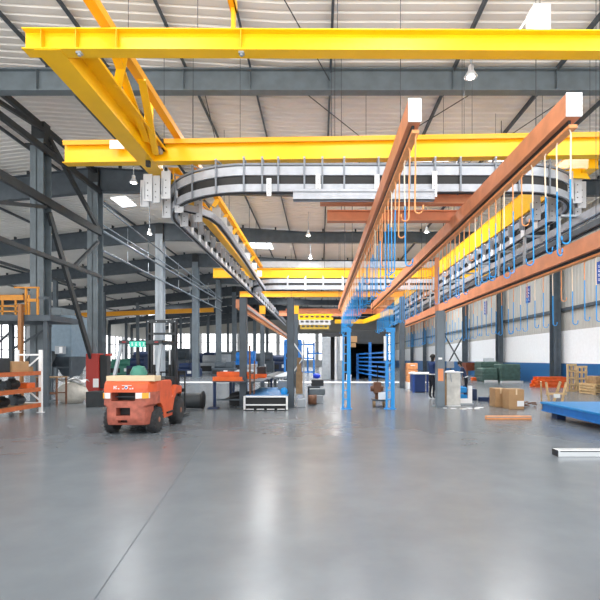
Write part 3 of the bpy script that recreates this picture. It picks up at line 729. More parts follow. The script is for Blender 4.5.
for sx in (-1, 1):
    wheel(sx*.47, 0, .285, .2, 'rear'); wheel(sx*.49, 1.46, .34, .25, 'front')
# overhead guard
b = MB()
for sx in (-1, 1):
    b.bar((sx*.5, .06, 1.14), (sx*.46, .42, 2.02), .06, .07, GREYM if sx > 0 else COLUMNL, (0, 1, 0))
    b.bar((sx*.5, 1.55, .95), (sx*.46, 1.35, 2.02), .06, .07, STEELK, (0, 1, 0))
    b.bar((sx*.47, .36, 2.05), (sx*.47, 1.42, 2.05), .06, .08, STEELK)
b.bar((-.5, .38, 2.05), (.5, .38, 2.05), .08, .08, STEELK); b.bar((-.5, 1.42, 2.05), (.5, 1.42, 2.05), .06, .08, STEELK)
for k in range(5): b.bar((-.3+.15*k, .4, 2.06), (-.3+.15*k, 1.42, 2.06), .025, .04, STEELK)
F(b, 'overhead_guard')
for sx in (-1, 1): F(MB().rbox((sx*.38-.045, .33, 2.03), (sx*.38+.045, .345, 2.06), mat('tail_lamp_red', (.3, .015, .02), .3), .005), 'tail_lamp')
b = MB(); b.box((-.24, .315, 1.93), (.13, .335, 2.06), EXITG); s_ = F(b, 'sign_panel'); s_['label'] = 'green lit panel with white characters'
b = MB()
for k in range(4):
    x = -.2+.09*k
    for (dx0, dx1, z0, z1) in ((0, .05, 2.02, 2.03), (.02, .03, 1.955, 2.035), (0, .05, 1.985, 1.993), (-.003 if k % 2 else .01, .05, 1.955, 1.965)):
        b.box((x+dx0, .31, z0), (x+dx1, .316, z1), WHITE)
F(b, 'characters', s_)
# seat, wheel, mast, forks
b = MB(); b.rbox((-.25, .3, 1.18), (.2, .75, 1.3), BLACK, .04); b.lathe((-.03, .34, 1.22), [(.02, .28), (.13, .25), (.19, .12), (.2, 0)], GREENM, 14); F(b, 'seat')
b = MB(); b.cyl((-.1, 1.3, 1.0), (-.1, 1.08, 1.28), .02, BLACK, n=8)
ring = [(-.1+.16*math.cos(2*PI*k/16), 1.07+.13*math.sin(2*PI*k/16), 1.3+.09*math.sin(2*PI*k/16)) for k in range(17)]; b.tube(ring, .014, BLACK, 6); F(b, 'steering_wheel')
b = MB(); b.box((-.44, 1.5, .6), (.44, 1.62, 1.2), STEELK); F(b, 'dashboard')
mz = 2.72
b = MB()
for sx in (-1, 1):
    x = sx*.32-.06
    b.box((x-.06, 1.98, .1), (x-.03, 2.14, mz), STEELK); b.box((x+.03, 1.98, .1), (x+.06, 2.14, mz), STEELK); b.box((x-.06, 2.05, .1), (x+.06, 2.08, mz), STEELK)
b.box((-.44, 1.96, mz-.1), (.34, 2.0, mz-.02), STEELK); b.box((-.42, 1.97, 2.3), (.32, 2.01, 2.36), STEELK); b.box((-.42, 1.97, .5), (.32, 2.01, .6), STEELK)
for x in (-.42, -.2, .08, .3): b.cyl((x, 1.955, mz-.06), (x, 1.96, mz-.06), .018, GREYM, n=6)
F(b, 'mast')
for sx in (-1, 1):
    b = MB(); x = sx*.21-.06; b.cyl((x, 2.0, .2), (x, 2.0, 1.5), .04, BLACK, n=10); b.cyl((x, 2.0, 1.5), (x, 2.0, mz-.1), .024, SILVER, n=8); F(b, 'lift_cylinder')
b = MB(); b.bar((-.36, 1.55, .7), (-.36, 2.0, .8), .06, .06, DARK); b.bar((.3, 1.55, .7), (.3, 2.0, .8), .06, .06, DARK); F(b, 'tilt_cylinder')
b = MB(); b.box((-.5, 2.18, .25), (.5, 2.24, .35), BLACK); b.box((-.5, 2.18, .75), (.5, 2.24, .85), BLACK)
for k in range(7): b.box((-.5+k*.163, 2.2, .2), (-.47+k*.163, 2.23, 1.3), BLACK)
b.box((-.5, 2.2, 1.27), (.51, 2.23, 1.31), BLACK); F(b, 'load_backrest')
for sx in (-1, 1):
    b = MB(); x = sx*.3; b.box((x-.06, 2.24, .06), (x+.06, 2.29, .85), BLACK); b.prism([(2.24, .05), (3.25, .05), (3.25, .065), (2.29, .11), (2.24, .11)], x-.06, x+.06, BLACK, 'X'); F(b, 'fork')
b = MB(); b.rbox((-.46, -.38, 1.163), (.6, .02, 1.28), TAN, .008)
o = b.build('board'); o.location = (FX, FY, 0); tag(o, 'tan slab of board lying across the back of the forklift', 'board')

# ------------------------------------------------------------------ left side: rack, platform, machine, sacks
def at(x, y, Y): return ((x-320)*Y/460, Y, EYE+(359-y)*Y/460)
RX0, RX1, RYA, RYB = -9.35, -8.62, 8.0, 14.2
t = thing('pallet_rack', 'storage rack with white uprights and orange beams at the left edge', 'rack', (RX1, RYB, 0))
for y in (RYB, 11.1, RYA):
    mb = MB()
    for x in (RX0, RX1): mb.box((x-.045, y-.04, .01), (x+.045, y+.04, 1.93), WHITE)
    mb.box((RX1-.09, y-.07, 0), (RX1+.09, y+.07, .01), WHITE); mb.box((RX0-.09, y-.07, 0), (RX0+.09, y+.07, .01), WHITE)
    mb.bar((RX0, y, 1.78), (RX1, y, 1.78), .04, .05, WHITE); mb.bar((RX0, y, .3), (RX1, y, .3), .04, .04, WHITE)
    mb.bar((RX0, y, 1.1), (RX1, y, 1.75), .035, .04, WHITE); mb.bar((RX0, y, .95), (RX1, y, .35), .035, .04, WHITE)
    under(mb.build('upright_frame', t), t)
for z in (.24, .72, 1.22):
    under(MB().box((RX1-.04, RYA, z-.06), (RX1+.03, RYB, z+.06), mat('rack_beam_orange', (.5, .13, .04), .55, var=.15)).build('beam', t), t)
    under(MB().box((RX0-.03, RYA, z-.06), (RX0+.04, RYB, z+.06), mat('rack_beam_orange', (.5, .13, .04), .55, var=.15)).build('beam', t), t)
    under(MB().box((RX0, RYA, z+.03), (RX1-.04, RYB, z+.05), WOODD).build('shelf_board', t), t)
def crate(name, a, b_, m, lab, cat, grp=None, r=.012):
    o = MB().rbox(a, b_, m, r).build(name); return tag(o, lab, cat, grp)
def carton(name, a, b_, lab, grp=None, m=CARD, lbl=None):
    x0, y0, z0 = a; x1, y1, z1 = b_
    t = thing(name, lab, 'box', ((x0+x1)/2, (y0+y1)/2, z0), grp)
    under(MB().rbox(a, b_, m, .008).build('body', t), t)
    under(MB().box((x0+.01, (y0+y1)/2-.03, z1-.001), (x1-.01, (y0+y1)/2+.03, z1+.003), TAN).box(((x0+x1)/2-.025, y0-.003, z1-.18), ((x0+x1)/2+.025, y0+.001, z1), TAN).build('tape', t), t)
    if lbl: under(MB().box(lbl[0], lbl[1], WHITE).build('paper_label', t), t)
    return t
crate('equipment_case', (-9.2, 12.0, 1.271), (-8.72, 12.95, 1.68), STEELK, 'dark grey case on the top shelf of the rack', 'box')
carton('carton', (-9.1, 13.0, 1.271), (-8.7, 13.75, 1.58), 'tan carton beside the dark case on the top rack shelf', m=CARD)
crate('parts_tray', (-9.2, 13.85, 1.271), (-8.8, 14.12, 1.42), WOODD, 'small brown tray at the end of the top rack shelf', 'tray')
def motor(x, y, z, m, lab, s=1.):
    mb = MB(); mb.cyl((x, y-.2*s, z+.13*s), (x, y+.2*s, z+.13*s), .12*s, m, n=14); mb.cyl((x, y+.2*s, z+.13*s), (x, y+.3*s, z+.13*s), .03*s, SILVER, n=8)
    mb.box((x-.1*s, y-.12*s, z), (x+.1*s, y+.12*s, z+.04*s), m); mb.box((x-.06*s, y-.08*s, z+.22*s), (x+.06*s, y+.08*s, z+.3*s), DARK)
    for k in range(6): mb.cyl((x, y-.18*s+.06*s*k, z+.13*s), (x, y-.16*s+.06*s*k, z+.13*s), .132*s, m, n=14)
    return tag(mb.build('electric_motor'), lab, 'motor', 'motors on the rack')
for k, (y, z, m) in enumerate(((12.2, .771, DARK), (12.75, .771, STEEL), (13.35, .771, STEELK), (12.3, .291, STEELK), (12.9, .291, DARK), (13.6, .291, STEEL))):
    motor(-8.95, y, z, m, '%s electric motor lying on the %s rack shelf, %s from the white end frame' % (('dark', 'grey', 'black')[k % 3], 'middle' if k < 3 else 'bottom', ('third', 'second', 'nearest')[k % 3]), 1.05)
crate('red_bin', (-9.2, 13.7, .771), (-8.72, 14.1, .93), ORANGE, 'flat orange bin at the end of the middle rack shelf', 'bin')

# steel platform with railing
t = thing('steel_platform', 'raised steel platform with an orange railing above the rack', 'platform', (-12, 17, 0))
PZ = 3.15
under(MB().box((-15.5, 15.6, PZ-.2), (-10.15, 17.4, PZ), STEEL).build('deck', t), t)
for (x, y) in ((-15.2, 15.8), (-12.6, 15.8), (-10.4, 15.8), (-12.6, 17.3), (-15.2, 17.3)): under(MB().box((x-.07, y-.07, 0), (x+.07, y+.07, PZ-.2), STEEL).build('leg', t), t)
under(MB().box((-11.15, 15.45, 0), (-11.03, 15.58, PZ+.35), mat('rust_orange_post', (.35, .15, .05), .6)).build('orange_post', t), t)
RAILOR = mat('railing_orange', (.6, .24, .02), .5, var=.1)
mb = MB()
for z in (.12, .3): mb.bar((-15.5, 15.65, PZ+z), (-11.05, 15.65, PZ+z), .05, .05, RAILOR)
mb.box((-15.5, 15.62, PZ+.5), (-11.1, 15.68, PZ+.68), RAILOR)
k = -15.4
while k < -10.9: mb.bar((k, 15.65, PZ), (k, 15.65, PZ+.68), .05, .05, RAILOR); k += .45
for x in (-11.0, -10.6):
    mb.bar((x, 15.65, PZ), (x, 15.65, PZ+.95), .06, .06, RAILOR)
mb.bar((-11.4, 15.65, PZ+.93), (-10.55, 15.65, PZ+.93), .05, .05, RAILOR); mb.bar((-11.0, 15.65, PZ+.5), (-10.6, 15.65, PZ+.5), .06, .1, RAILOR); mb.bar((-10.6, 15.65, PZ+.55), (-10.2, 15.65, PZ+.55), .03, .03, STEEL); mb.bar((-10.2, 15.65, PZ), (-10.2, 15.65, PZ+.57), .03, .03, STEEL); mb.bar((-10.6, 15.65, PZ+.6), (-10.2, 15.65, PZ+.6), .04, .04, STEEL)
under(mb.build('railing', t), t)
mb = MB()
for (xa, za, xb, zb) in ((-15.2, .4, -12.6, 2.7), (-15.2, 2.7, -12.6, .4), (-12.6, 2.0, -11.1, 2.9)): mb.bar((xa, 17.3, za), (xb, 17.3, zb), .05, .07, STEEL)
under(mb.build('cross_brace', t), t)
t.location.x += 1.0

# dust collector
t = thing('dust_collector', 'tall blue-grey dust collector with hopper behind the left columns', 'machine', (-13.2, 24, 0))
mb = MB(); mb.rbox((-13.6, 23.2, 1.75), (-12.55, 25.2, 3.85), mat('collector_blue_grey', (.17, .24, .3), .45, var=.1), .03); mb.rbox((-14.35, 23.4, 1.2), (-13.62, 25.0, 3.75), STEEL, .03); under(mb.build('housing', t), t)
under(MB().box((-13.75, 23.0, 3.85), (-12.95, 25.2, 4.0), STEELB).box((-13.6, 23.3, 4.0), (-13.1, 24.6, 4.25), STEELB).build('cap', t), t)
mb = MB(); mb.add([(-13.6, 23.2, 1.75), (-12.55, 23.2, 1.75), (-12.55, 25.2, 1.75), (-13.6, 25.2, 1.75), (-13.3, 23.8, .75), (-12.85, 23.8, .75), (-12.85, 24.6, .75), (-13.3, 24.6, .75)], [(0,1,2,3),(4,7,6,5),(0,4,5,1),(1,5,6,2),(2,6,7,3),(3,7,4,0)], STEEL); under(mb.build('hopper', t), t)
for (x, y) in ((-13.55, 23.25), (-12.6, 23.25), (-13.55, 25.1), (-12.6, 25.1)): under(MB().box((x-.05, y-.05, 0), (x+.05, y+.05, 1.76), STEEL).build('leg', t), t)
under(MB().box((-13.2, 22.9, 1.9), (-12.8, 23.2, 2.3), GREYM).box((-12.98, 22.89, 1.95), (-12.82, 22.9, 2.25), WHITE).build('control_box', t), t)
mb = MB(); mb.cyl((-14.2, 23.0, .1), (-14.2, 23.0, 3.3), .14, STEELB, n=12); mb.cyl((-14.2, 23.0, 3.3), (-13.6, 23.3, 3.6), .14, STEELB, n=12); under(mb.build('duct', t), t)
mb = MB(); mb.box((-13.55, 23.2, 1.2), (-12.6, 23.28, 1.26), STEEL); mb.box((-13.55, 23.2, .6), (-12.6, 23.28, .66), STEEL); mb.add([(-14.3, 22.2, 1.5), (-13.0, 22.2, 1.3), (-13.2, 23.2, 2.0), (-14.3, 23.2, 2.2), (-14.3, 22.2, 1.45), (-13.0, 22.2, 1.25), (-13.2, 23.2, 1.95), (-14.3, 23.2, 2.15)], [(0,1,2,3),(4,7,6,5),(0,4,5,1),(1,5,6,2),(2,6,7,3),(3,7,4,0)], STEELK); under(mb.build('guard_plate', t), t)
# work stand
t = thing('work_stand', 'small rusty steel stand between the rack and the white sack', 'stand', (-9.6, 16.5, 0))
under(MB().box((-10.05, 16.2, .98), (-9.25, 16.9, 1.02), WOODD).build('top', t), t)
for (x, y) in ((-10.0, 16.25), (-9.3, 16.25), (-10.0, 16.85), (-9.3, 16.85)): under(MB().box((x-.025, y-.025, 0), (x+.025, y+.025, .98), RUST).build('leg', t), t)
for y in (16.25, 16.82): under(MB().box((-10.0, y, .4), (-9.3, y+.03, .44), RUST).build('stretcher', t), t)
# bulk sack
def lump(name, c, sx, sy, sz, m, seed, n=20, k=10, flat=.45):
    rnd = random.Random(seed); mb = MB(); vs = []; fs = []
    ph = [rnd.uniform(0, 6.28) for _ in range(6)]
    for j in range(k+1):
        v = j/k
        for i in range(n):
            a = 2*PI*i/n; r = (math.sin(PI*min(1, max(0.0, v*.86+.1))))**flat
            r *= 1+.06*math.sin(3*a+ph[0]+3*v)+.04*math.sin(7*a+ph[1])+.03*math.sin(11*v+ph[2]+2*a)
            if j == k: r *= .25
            ca, sa = math.cos(a), math.sin(a); q = (abs(ca)**4+abs(sa)**4)**-.25*.75+.25
            vs.append((c[0]+sx*r*q*ca, c[1]+sy*r*q*sa, c[2]+sz*(v+(.05*math.sin(2*a+ph[3]) if v > .5 else 0)*v)))
    for j in range(k):
        for i in range(n): fs.append((j*n+i, j*n+(i+1)%n, (j+1)*n+(i+1)%n, (j+1)*n+i))
    mb.add(vs, fs, m, True); mb.add(vs[:n], [tuple(range(n))], m); mb.add(vs[-n:], [tuple(range(n))], m)
    return mb.build(name)
tag(lump('bulk_sack', (-9.35, 17.4, 0.0), .5, .45, .78, SACK, 3), 'squat white bulk sack on the floor beside the steel stand', 'sack', 'white sacks')
tag(lump('bulk_sack', (-10.1, 18.6, 0.0), .42, .4, .7, SACK, 5), 'smaller white sack behind the squat bulk sack', 'sack', 'white sacks')
t = MB(); vs = []; fs = []
for j in range(7):
    for i in range(9):
        x = -9.75+i*.115; y = 17.05+j*.11; vs.append((x, y, .86+.04*math.sin(i*1.3+j)+.03*math.cos(j*1.7)-.012*(i-4)**2*.3))
n_ = len(vs); vs += [(x, y, z+.012) for x, y, z in vs]
for j in range(6):
    for i in range(8):
        q = (j*9+i, j*9+i+1, j*9+i+10, j*9+i+9); fs.append(q); fs.append(tuple(n_+a for a in reversed(q)))
t.add(vs, fs, WHITE, True); tag(t.build('plastic_sheet'), 'crumpled white plastic sheet on top of the bulk sack', 'sheet')
# red cabinet and dark box
t = thing('red_cabinet', 'red cabinet with a dark recess standing in front of the second left column', 'cabinet', (-10.4, 21.2, 0))
under(MB().rbox((-10.75, 21.1, 0), (-10.15, 21.6, 1.9), REDM, .02).build('body', t), t)
under(MB().rbox((-10.13, 21.15, .3), (-9.8, 21.55, 1.85), DARK, .02).box((-9.85, 21.1, 1.8), (-9.78, 21.6, 1.9), REDM).build('hose_bay', t), t)
under(MB().box((-10.4, 21.07, .35), (-10.15, 21.1, .75), WHITE).build('notice', t), t)
crate('steel_chest', (-8.05, 15.8, 0), (-7.45, 16.5, .52), STEELK, 'low dark grey steel chest beside the forklift', 'chest', r=.015)
# black roll on the floor beyond the forks
t = thing('rubber_roll', 'thick black roll lying on the floor in front of the forklift', 'roll', (-4.2, 15, 0))
mb = MB(); mb.lathe((-4.65, 15.1, .28), [(.05, 0), (.24, 0), (.25, .02), (.25, .78), (.24, .8), (.05, .8)], STEELK, 28, 'X'); under(mb.build('roll', t), t)
mb = MB(); mb.lathe((-3.86, 15.1, .30), [(.08, 0), (.30, 0), (.30, .035), (.08, .035)], BLACK, 28, 'X'); under(mb.build('end_flange', t), t)

# ------------------------------------------------------------------ middle left: orange parts, blue cart, plywood
t = thing('work_table', 'dark steel table loaded with orange parts left of the blue cart', 'table', (-3.3, 15.8, 0))
under(MB().box((-3.6, 15.4, .86), (-1.95, 19.0, .9), STEEL).build('top', t), t)
for (x, y) in ((-3.55, 15.5), (-3.3, 17.0), (-2.0, 18.9), (-3.55, 18.9)): under(MB().box((x-.045, y-.045, 0), (x+.045, y+.045, .86), BLUED).build('leg', t), t)
under(MB().box((-3.72, 15.2, 0), (-3.4, 15.55, .04), BLUED).build('foot', t), t)
under(MB().box((-3.5, 15.5, .25), (-2.1, 15.56, .3), STEEL).box((-3.5, 16.9, .15), (-2.1, 18.9, .2), DARK).build('stretcher', t), t)
for k, (x, y, z, L) in enumerate(((-3.1, 15.6, .901, 1.0), (-3.15, 16.4, .901, .9), (-2.95, 17.2, .901, 1.2), (-3.0, 16.0, 1.055, 1.1), (-2.6, 18.3, .901, .9))):
    mb = MB(); a = random.uniform(-.15, .15)
    c = math.cos(a); s_ = math.sin(a)
    mb.bar((x-L/2*c, y-L/2*s_, z+.02), (x+L/2*c, y+L/2*s_, z+.02), .34, .03, ORANGE); mb.bar((x-L/2*c-s_*-.16, y-L/2*s_-c*.16, z+.08), (x+L/2*c+s_*.16, y+L/2*s_-c*.16, z+.08), .03, .14, ORANGE)
    mb.bar((x-L/2*c-s_*.16, y-L/2*s_+c*.16, z+.08), (x+L/2*c-s_*.16, y+L/2*s_+c*.16, z+.08), .03, .14, ORANGE)
    for q in range(3): mb.box((x-L*.35+q*L*.3, y-.12, z+.03), (x-L*.3+q*L*.3, y+.12, z+.13), ORANGE)
    tag(mb.build('steel_part'), 'orange channel-shaped steel part on the dark table, %s' % ('front one at the left end', 'second from the front', 'third from the front', 'topmost, lying across two others', 'rearmost, behind the short column')[k], 'steel part', 'orange steel parts on the table')
mb = MB(); mb.rbox((-2.55, 18.6, .905), (-2.2, 18.95, 1.35), DARK, .03); tag(mb.build('tool_case'), 'small black case behind the orange steel parts', 'case')
mb = MB(); mb.rbox((-3.2, 16.2, .001), (-2.4, 17.6, .42), DARK, .03); mb.cyl((-3.1, 15.95, .3), (-2.5, 15.95, .45), .05, DARK, n=8); tag(mb.build('scrap_bin'), 'dark bin standing under the table of orange parts', 'bin')
# blue cart
t = thing('platform_cart', 'low cart with blue top and white front frame between the short columns', 'cart', (-1.8, 16, 0))
CX0, CX1, CY0, CY1 = -2.42, -1.06, 14.75, 18.6
under(MB().box((CX0+.2, CY0+.02, .41), (CX1, CY1, .45), BLUEP).build('deck', t), t) if False else under(MB().prism([(CY0+.02, .41), (CY1, .45), (CY1, .5), (CY0+.02, .46)], CX0, CX1, mat('pale_blue_top', (.05, .2, .45), .35, var=.15)).build('deck', t), t)
mb = MB()
for x in (CX0, CX1): mb.box((x-.03, CY0-.03, .03), (x+.03, CY0+.03, .46), WHITE)
mb.box((CX0, CY0-.03, .42), (CX1, CY0+.02, .47), WHITE); mb.box((CX0, CY0-.03, .16), (CX1, CY0+.02, .2), WHITE)
under(mb.build('front_frame', t), t)
mb = MB()
for k in range(4): mb.box((CX0+.06+k*.33, CY0-.04, .03), (CX0+.3+k*.33, CY0-.02, .055), WHITE)
under(mb.build('bottom_strip', t), t)
under(MB().box((CX0+.03, CY0+.1, .05), (CX1-.03, CY1, .4), DARK).build('underbody', t), t)
for x in (CX0+.1, CX1-.1):
    for y in (CY0+.08, CY1-.2): under(MB().cyl((x-.03, y, .06), (x+.03, y, .06), .06, BLACK, n=12).build('caster', t), t)
crate('grey_box', (-1.62, 17.6, .50), (-1.2, 18.2, .82), GREYM, 'grey metal box on the back of the blue cart', 'box')
mb = MB(); mb.lathe((-1.22, 15.6, .465), [(.1, 0), (.13, .1), (.1, .18), (.03, .22)], BLUEH, 12); tag(mb.build('plastic_bag'), 'crumpled blue bag at the front right of the blue cart', 'bag')
mb = MB(); mb.bar((-2.33, 15.4, .0), (-2.36, 15.42, 2.1), .06, .06, RUST); mb.bar((-2.22, 15.45, .0), (-2.2, 15.45, 1.6), .04, .04, RUST); mb.bar((-2.34, 15.42, .02), (-2.2, 15.45, .02), .06, .04, RUST); tag(mb.build('rusty_bar'), 'pair of upright rusty bars beside the near left short column', 'bar')
# plywood, box and grey stock right of the column
t = thing('plywood_sheet', 'tall brown plywood panel leaning right of the short column', 'panel', (-.72, 16.6, 0))
mb = MB(); mb.box((-.85, 16.3, .42), (-.62, 16.36, 1.2), WOODD); mb.box((-.82, 16.4, .42), (-.66, 16.45, 1.7), WOODD); under(mb.build('panel', t), t)
mb = MB(); mb.box((-.6, 16.3, .02), (-.55, 16.35, 2.35), GREYM); mb.bar((-.58, 16.35, 1.7), (-1.0, 16.5, 2.3), .03, .04, WHITE); mb.bar((-.58, 16.35, 1.7), (-.95, 16.5, 1.2), .03, .04, WHITE); mb.box((-.86, 16.2, .38), (-.55, 16.5, .42), GREYM); under(mb.build('stand', t), t)
crate('white_box', (-.78, 15.75, .0), (-.5, 16.1, .27), GREYM, 'small pale grey box at the foot of the short column', 'box', 'grey boxes by the plywood', .01)
for k, (x, y, z, a, bb, c, m, lb) in enumerate(((-.3, 17.0, 0, .42, .5, .3, GREYM, 'pale grey box, lowest and frontmost of the pile right of the plywood'), (-.4, 17.2, .301, .6, .6, .22, STEELB, 'flat blue-grey box on top of the pale grey box'),
                                       (-.5, 18.6, 0, .5, .6, .55, STEEL, 'dark grey box behind the pile right of the plywood'), (-.35, 18.7, .551, .5, .5, .25, STEELK, 'black box on the dark grey box'))):
    crate('metal_box', (x, y, z), (x+a, y+bb, z+c), m, lb, 'box', 'metal boxes right of the plywood')
mb = MB(); mb.lathe((-.42, 16.45, .19), [(.06, 0), (.17, 0), (.18, .3), (.06, .3)], RUST, 16, 'X'); tag(mb.build('wire_coil'), 'dark coil lying beside the small pale grey box', 'coil')
mb = MB(); mb.lathe((-.16, 22, .72), [(.08, 0), (.16, .04), (.19, .14), (.12, .22), (.03, .25)], BLUEBAG, 14); tag(mb.build('plastic_bag'), 'bright blue plastic bag on the grey drum', 'bag')
mb = MB(); mb.lathe((-.16, 22, 0), [(.2, 0), (.23, .02), (.23, .7), (.21, .72)], GREYM, 18); tag(mb.build('steel_drum'), 'grey drum under the bright blue bag', 'drum')
# long roller benches
for (x0, x1, ya, yb, z, lab, m) in ((-3.0, -2.2, 20, 33, .75, 'long roller bench running away behind the blue cart', STEELK), (-2.0, -1.5, 20, 27, .9, 'narrow roller bench beside the long one', GREYM), (-5.4, -4.4, 29, 31, .9, 'grey bench in the left middle distance', GREYM)):
    t = thing('roller_bench', lab, 'bench', ((x0+x1)/2, ya, 0), 'roller benches')
    mb = MB(); mb.box((x0, ya, z-.12), (x0+.06, yb, z), m); mb.box((x1-.06, ya, z-.12), (x1, yb, z), m); under(mb.build('side_rail', t), t)
    mb = MB(); y = ya+.1
    while y < yb: mb.cyl((x0+.05, y, z-.05), (x1-.05, y, z-.05), .05, m, n=8); y += .3
    o = under(mb.build('rollers', t), t)
    y = ya+.1
    while y < yb+.1:
        for x in (x0+.03, x1-.03): under(MB().box((x-.03, y-.03, 0), (x+.03, y+.03, z-.12), STEEL).build('leg', t), t)
        y += (yb-ya-.2)/4

# ------------------------------------------------------------------ blue ladder frames, gate, oven
def ladder(x0, x1, y, lab, face):
    t = thing('blue_ladder', lab, 'frame', ((x0+x1)/2, y, 0), 'blue ladder frames')
    H_ = 2.68
    wide = .12
    under(MB().box((face-wide/2, y-.06, .02), (face+wide/2, y+.06, H_), BLUEH).build('main_post', t), t)
    o_ = x0 if abs(x0-face) > abs(x1-face) else x1
    under(MB().box((o_-.03, y-.03, .02), (o_+.03, y+.03, H_-.2), BLUEH).build('side_post', t), t)
    for k in range(8): under(MB().box((min(o_, face), y-.02, .3+k*.3), (max(o_, face), y+.02, .34+k*.3), BLUEH).build('rung', t), t)
    under(MB().box((x0-.08, y-.15, 0), (x1+.1, y+.15, .02), BLUEH).build('base_plate', t), t)
    under(MB().box((min(o_, face)-.02, y-.05, H_-.14), (max(o_, face)+.08, y+.05, H_), BLUEH).build('head', t), t)
    under(MB().cyl((o_+(-.06 if face > o_ else .06), y-.07, 1.6), (o_+(-.06 if face > o_ else .06), y-.07, 2.4), .045, WHITE, n=10).build('white_tube', t), t)
ladder(.76, .96, 15.2, 'blue ladder-like frame standing under the centre orange rail', .95)
ladder(2.2, 2.4, 15.2, 'blue ladder-like frame standing right of the other, beside the small cart', 2.4)
t = thing('blue_gate', 'blue barred frame in the distance behind the ladder frames', 'frame', (3.75, 34, 0))
for (x, y) in ((3.1, 38), (3.75, 34.5), (4.0, 27.5)): under(MB().box((x-.1, y-.1, 0), (x+.1, y+.1, 2.9 if y == 34.5 else 2.1), BLUEP).build('post', t), t)
for z in (.55, .85, 1.15, 1.45, 1.75, 2.05): under(MB().bar((3.1, 38, z), (4.0, 27.5, z), .06, .1, BLUEP).build('bar', t), t)
t = thing('oven_tunnel', 'dark curing tunnel with pale grey end doors at the end of the aisle', 'machine', (2.5, 37, 0))
mb = MB(); mb.box((2.0, 37.5, 2.9), (5.6, 56, 4.0), STEELK); mb.box((5.4, 37.5, 0), (5.6, 56, 2.9), STEELK); mb.box((2.0, 56, 0), (5.6, 56.2, 4), STEELK); mb.box((1.9, 37.5, 0), (2.1, 56, 4.0), STEELK); under(mb.build('housing', t), t)
mb = MB(); mb.rbox((.15, 36.4, 0), (.85, 38, 3.4), GREYM, .03); mb.rbox((1.35, 36.4, 0), (1.95, 38, 3.4), GREYM, .03); mb.box((.15, 36.5, 3.4), (1.95, 38, 3.75), DARK); under(mb.build('door_jamb', t), t)
under(MB().box((.85, 37.2, 0), (1.35, 37.3, 3.4), DARK).build('door_leaf', t), t)
mb = MB(); mb.cyl((1.25, 36.2, .4), (1.25, 36.2, 3.2), .1, SILVER, n=12); mb.cyl((1.25, 36.2, 3.2), (1.25, 36.9, 3.5), .1, SILVER, n=12); mb.box((1.15, 36.1, 0), (1.35, 36.4, .4), SILVER); under(mb.build('pipe', t), t)
mb = MB(); mb.box((2.3, 37.2, 3.0), (3.0, 37.5, 3.5), CARD); mb.box((2.2, 37.2, 2.6), (2.9, 37.5, 2.95), CARD); under(mb.build('panel', t), t)
crate('white_box', (1.95, 33.9, .007), (2.3, 34.2, .5), WHITE, 'small white box on the floor before the dark tunnel', 'box')
t = thing('blue_stand', 'blue upright frame behind the plywood in the distance', 'frame', (-1.2, 30, 0))
for x in (-2.3, -1.4, -.4): under(MB().box((x-.06, 30, 0), (x+.06, 30.12, 2.7), BLUEP).build('post', t), t)
for z in (.8, 1.7, 2.6): under(MB().box((-2.3, 30, z-.05), (-.4, 30.12, z+.05), BLUEP).build('bar', t), t)
mb = MB(); mb.rbox((-3.6, 46, 0), (-1.9, 49, 3.6), BLUEP, .05); mb.box((-3.4, 45.9, .4), (-2.3, 46, 2.2), DARK); tag(mb.build('blue_machine'), 'blue machine housing far behind the plywood panel', 'machine')
t = thing('far_gantry', 'blue goal-shaped frame at the far end of the aisle', 'frame', (-.4, 60, 0))
for x in (-1.6, .6): under(MB().box((x-.12, 60, 0), (x+.12, 60.2, 3.2), BLUEP).build('post', t), t)
under(MB().box((-1.6, 60, 2.3), (.6, 60.2, 2.5), BLUEP).build('bar', t), t)

# slotted beams far down the aisle
for (y, xa, xb, z, m, lab) in ((44.0, -2.1, 1.25, H(3.75), YEL, 'yellow slotted crossbeam far down the aisle, nearest of three'), (47, -2.15, 1.1, H(3.5), RAILW, 'white slotted crossbeam far down the aisle'), (51, -2.2, 1.0, H(3.3), mat('dull_yellow_paint', (.7, .45, .05), .5), 'dull yellow slotted crossbeam farthest down the aisle')):
    t = thing('slotted_beam', lab, 'steel beam', ((xa+xb)/2, y, z), 'slotted crossbeams')
    mb = MB(); mb.box((xa, y, z), (xb, y+.2, z+.22), m); mb.box((xa, y, z+.42), (xb, y+.2, z+.62), m); k = xa
    while k < xb: mb.box((k, y, z+.22), (k+.18, y+.2, z+.42), m); k += .5
    under(mb.build('beam', t), t)
    mb = Rods()
    for x in (xa+.2, xb-.2): mb.cyl((x, y+.1, z+.6), (x, y+.1, roof_z(x)), .03, STEELK, n=6)
    under(mb.build('hanger_rod', t), t)
t = thing('corner_beam', 'bright yellow low beam turning a corner behind the blue ladder frames', 'steel beam', (2.4, 40, H(3.1)))
under(MB().box((1.1, 33.9, H(2.62)), (3.4, 34.1, H(2.92)), YEL).build('beam', t), t)
under(MB().bar((3.3, 34.0, H(2.77)), (4.2, 27.0, H(2.77)), .25, .3, YEL).build('side_beam', t), t)
mb = Rods()
for (x, y) in ((1.4, 34), (3.6, 31.5)): mb.cyl((x, y, H(2.9)), (x, y, roof_z(x)), .02, STEELK, n=6)
under(mb.build('hanger_rod', t), t)

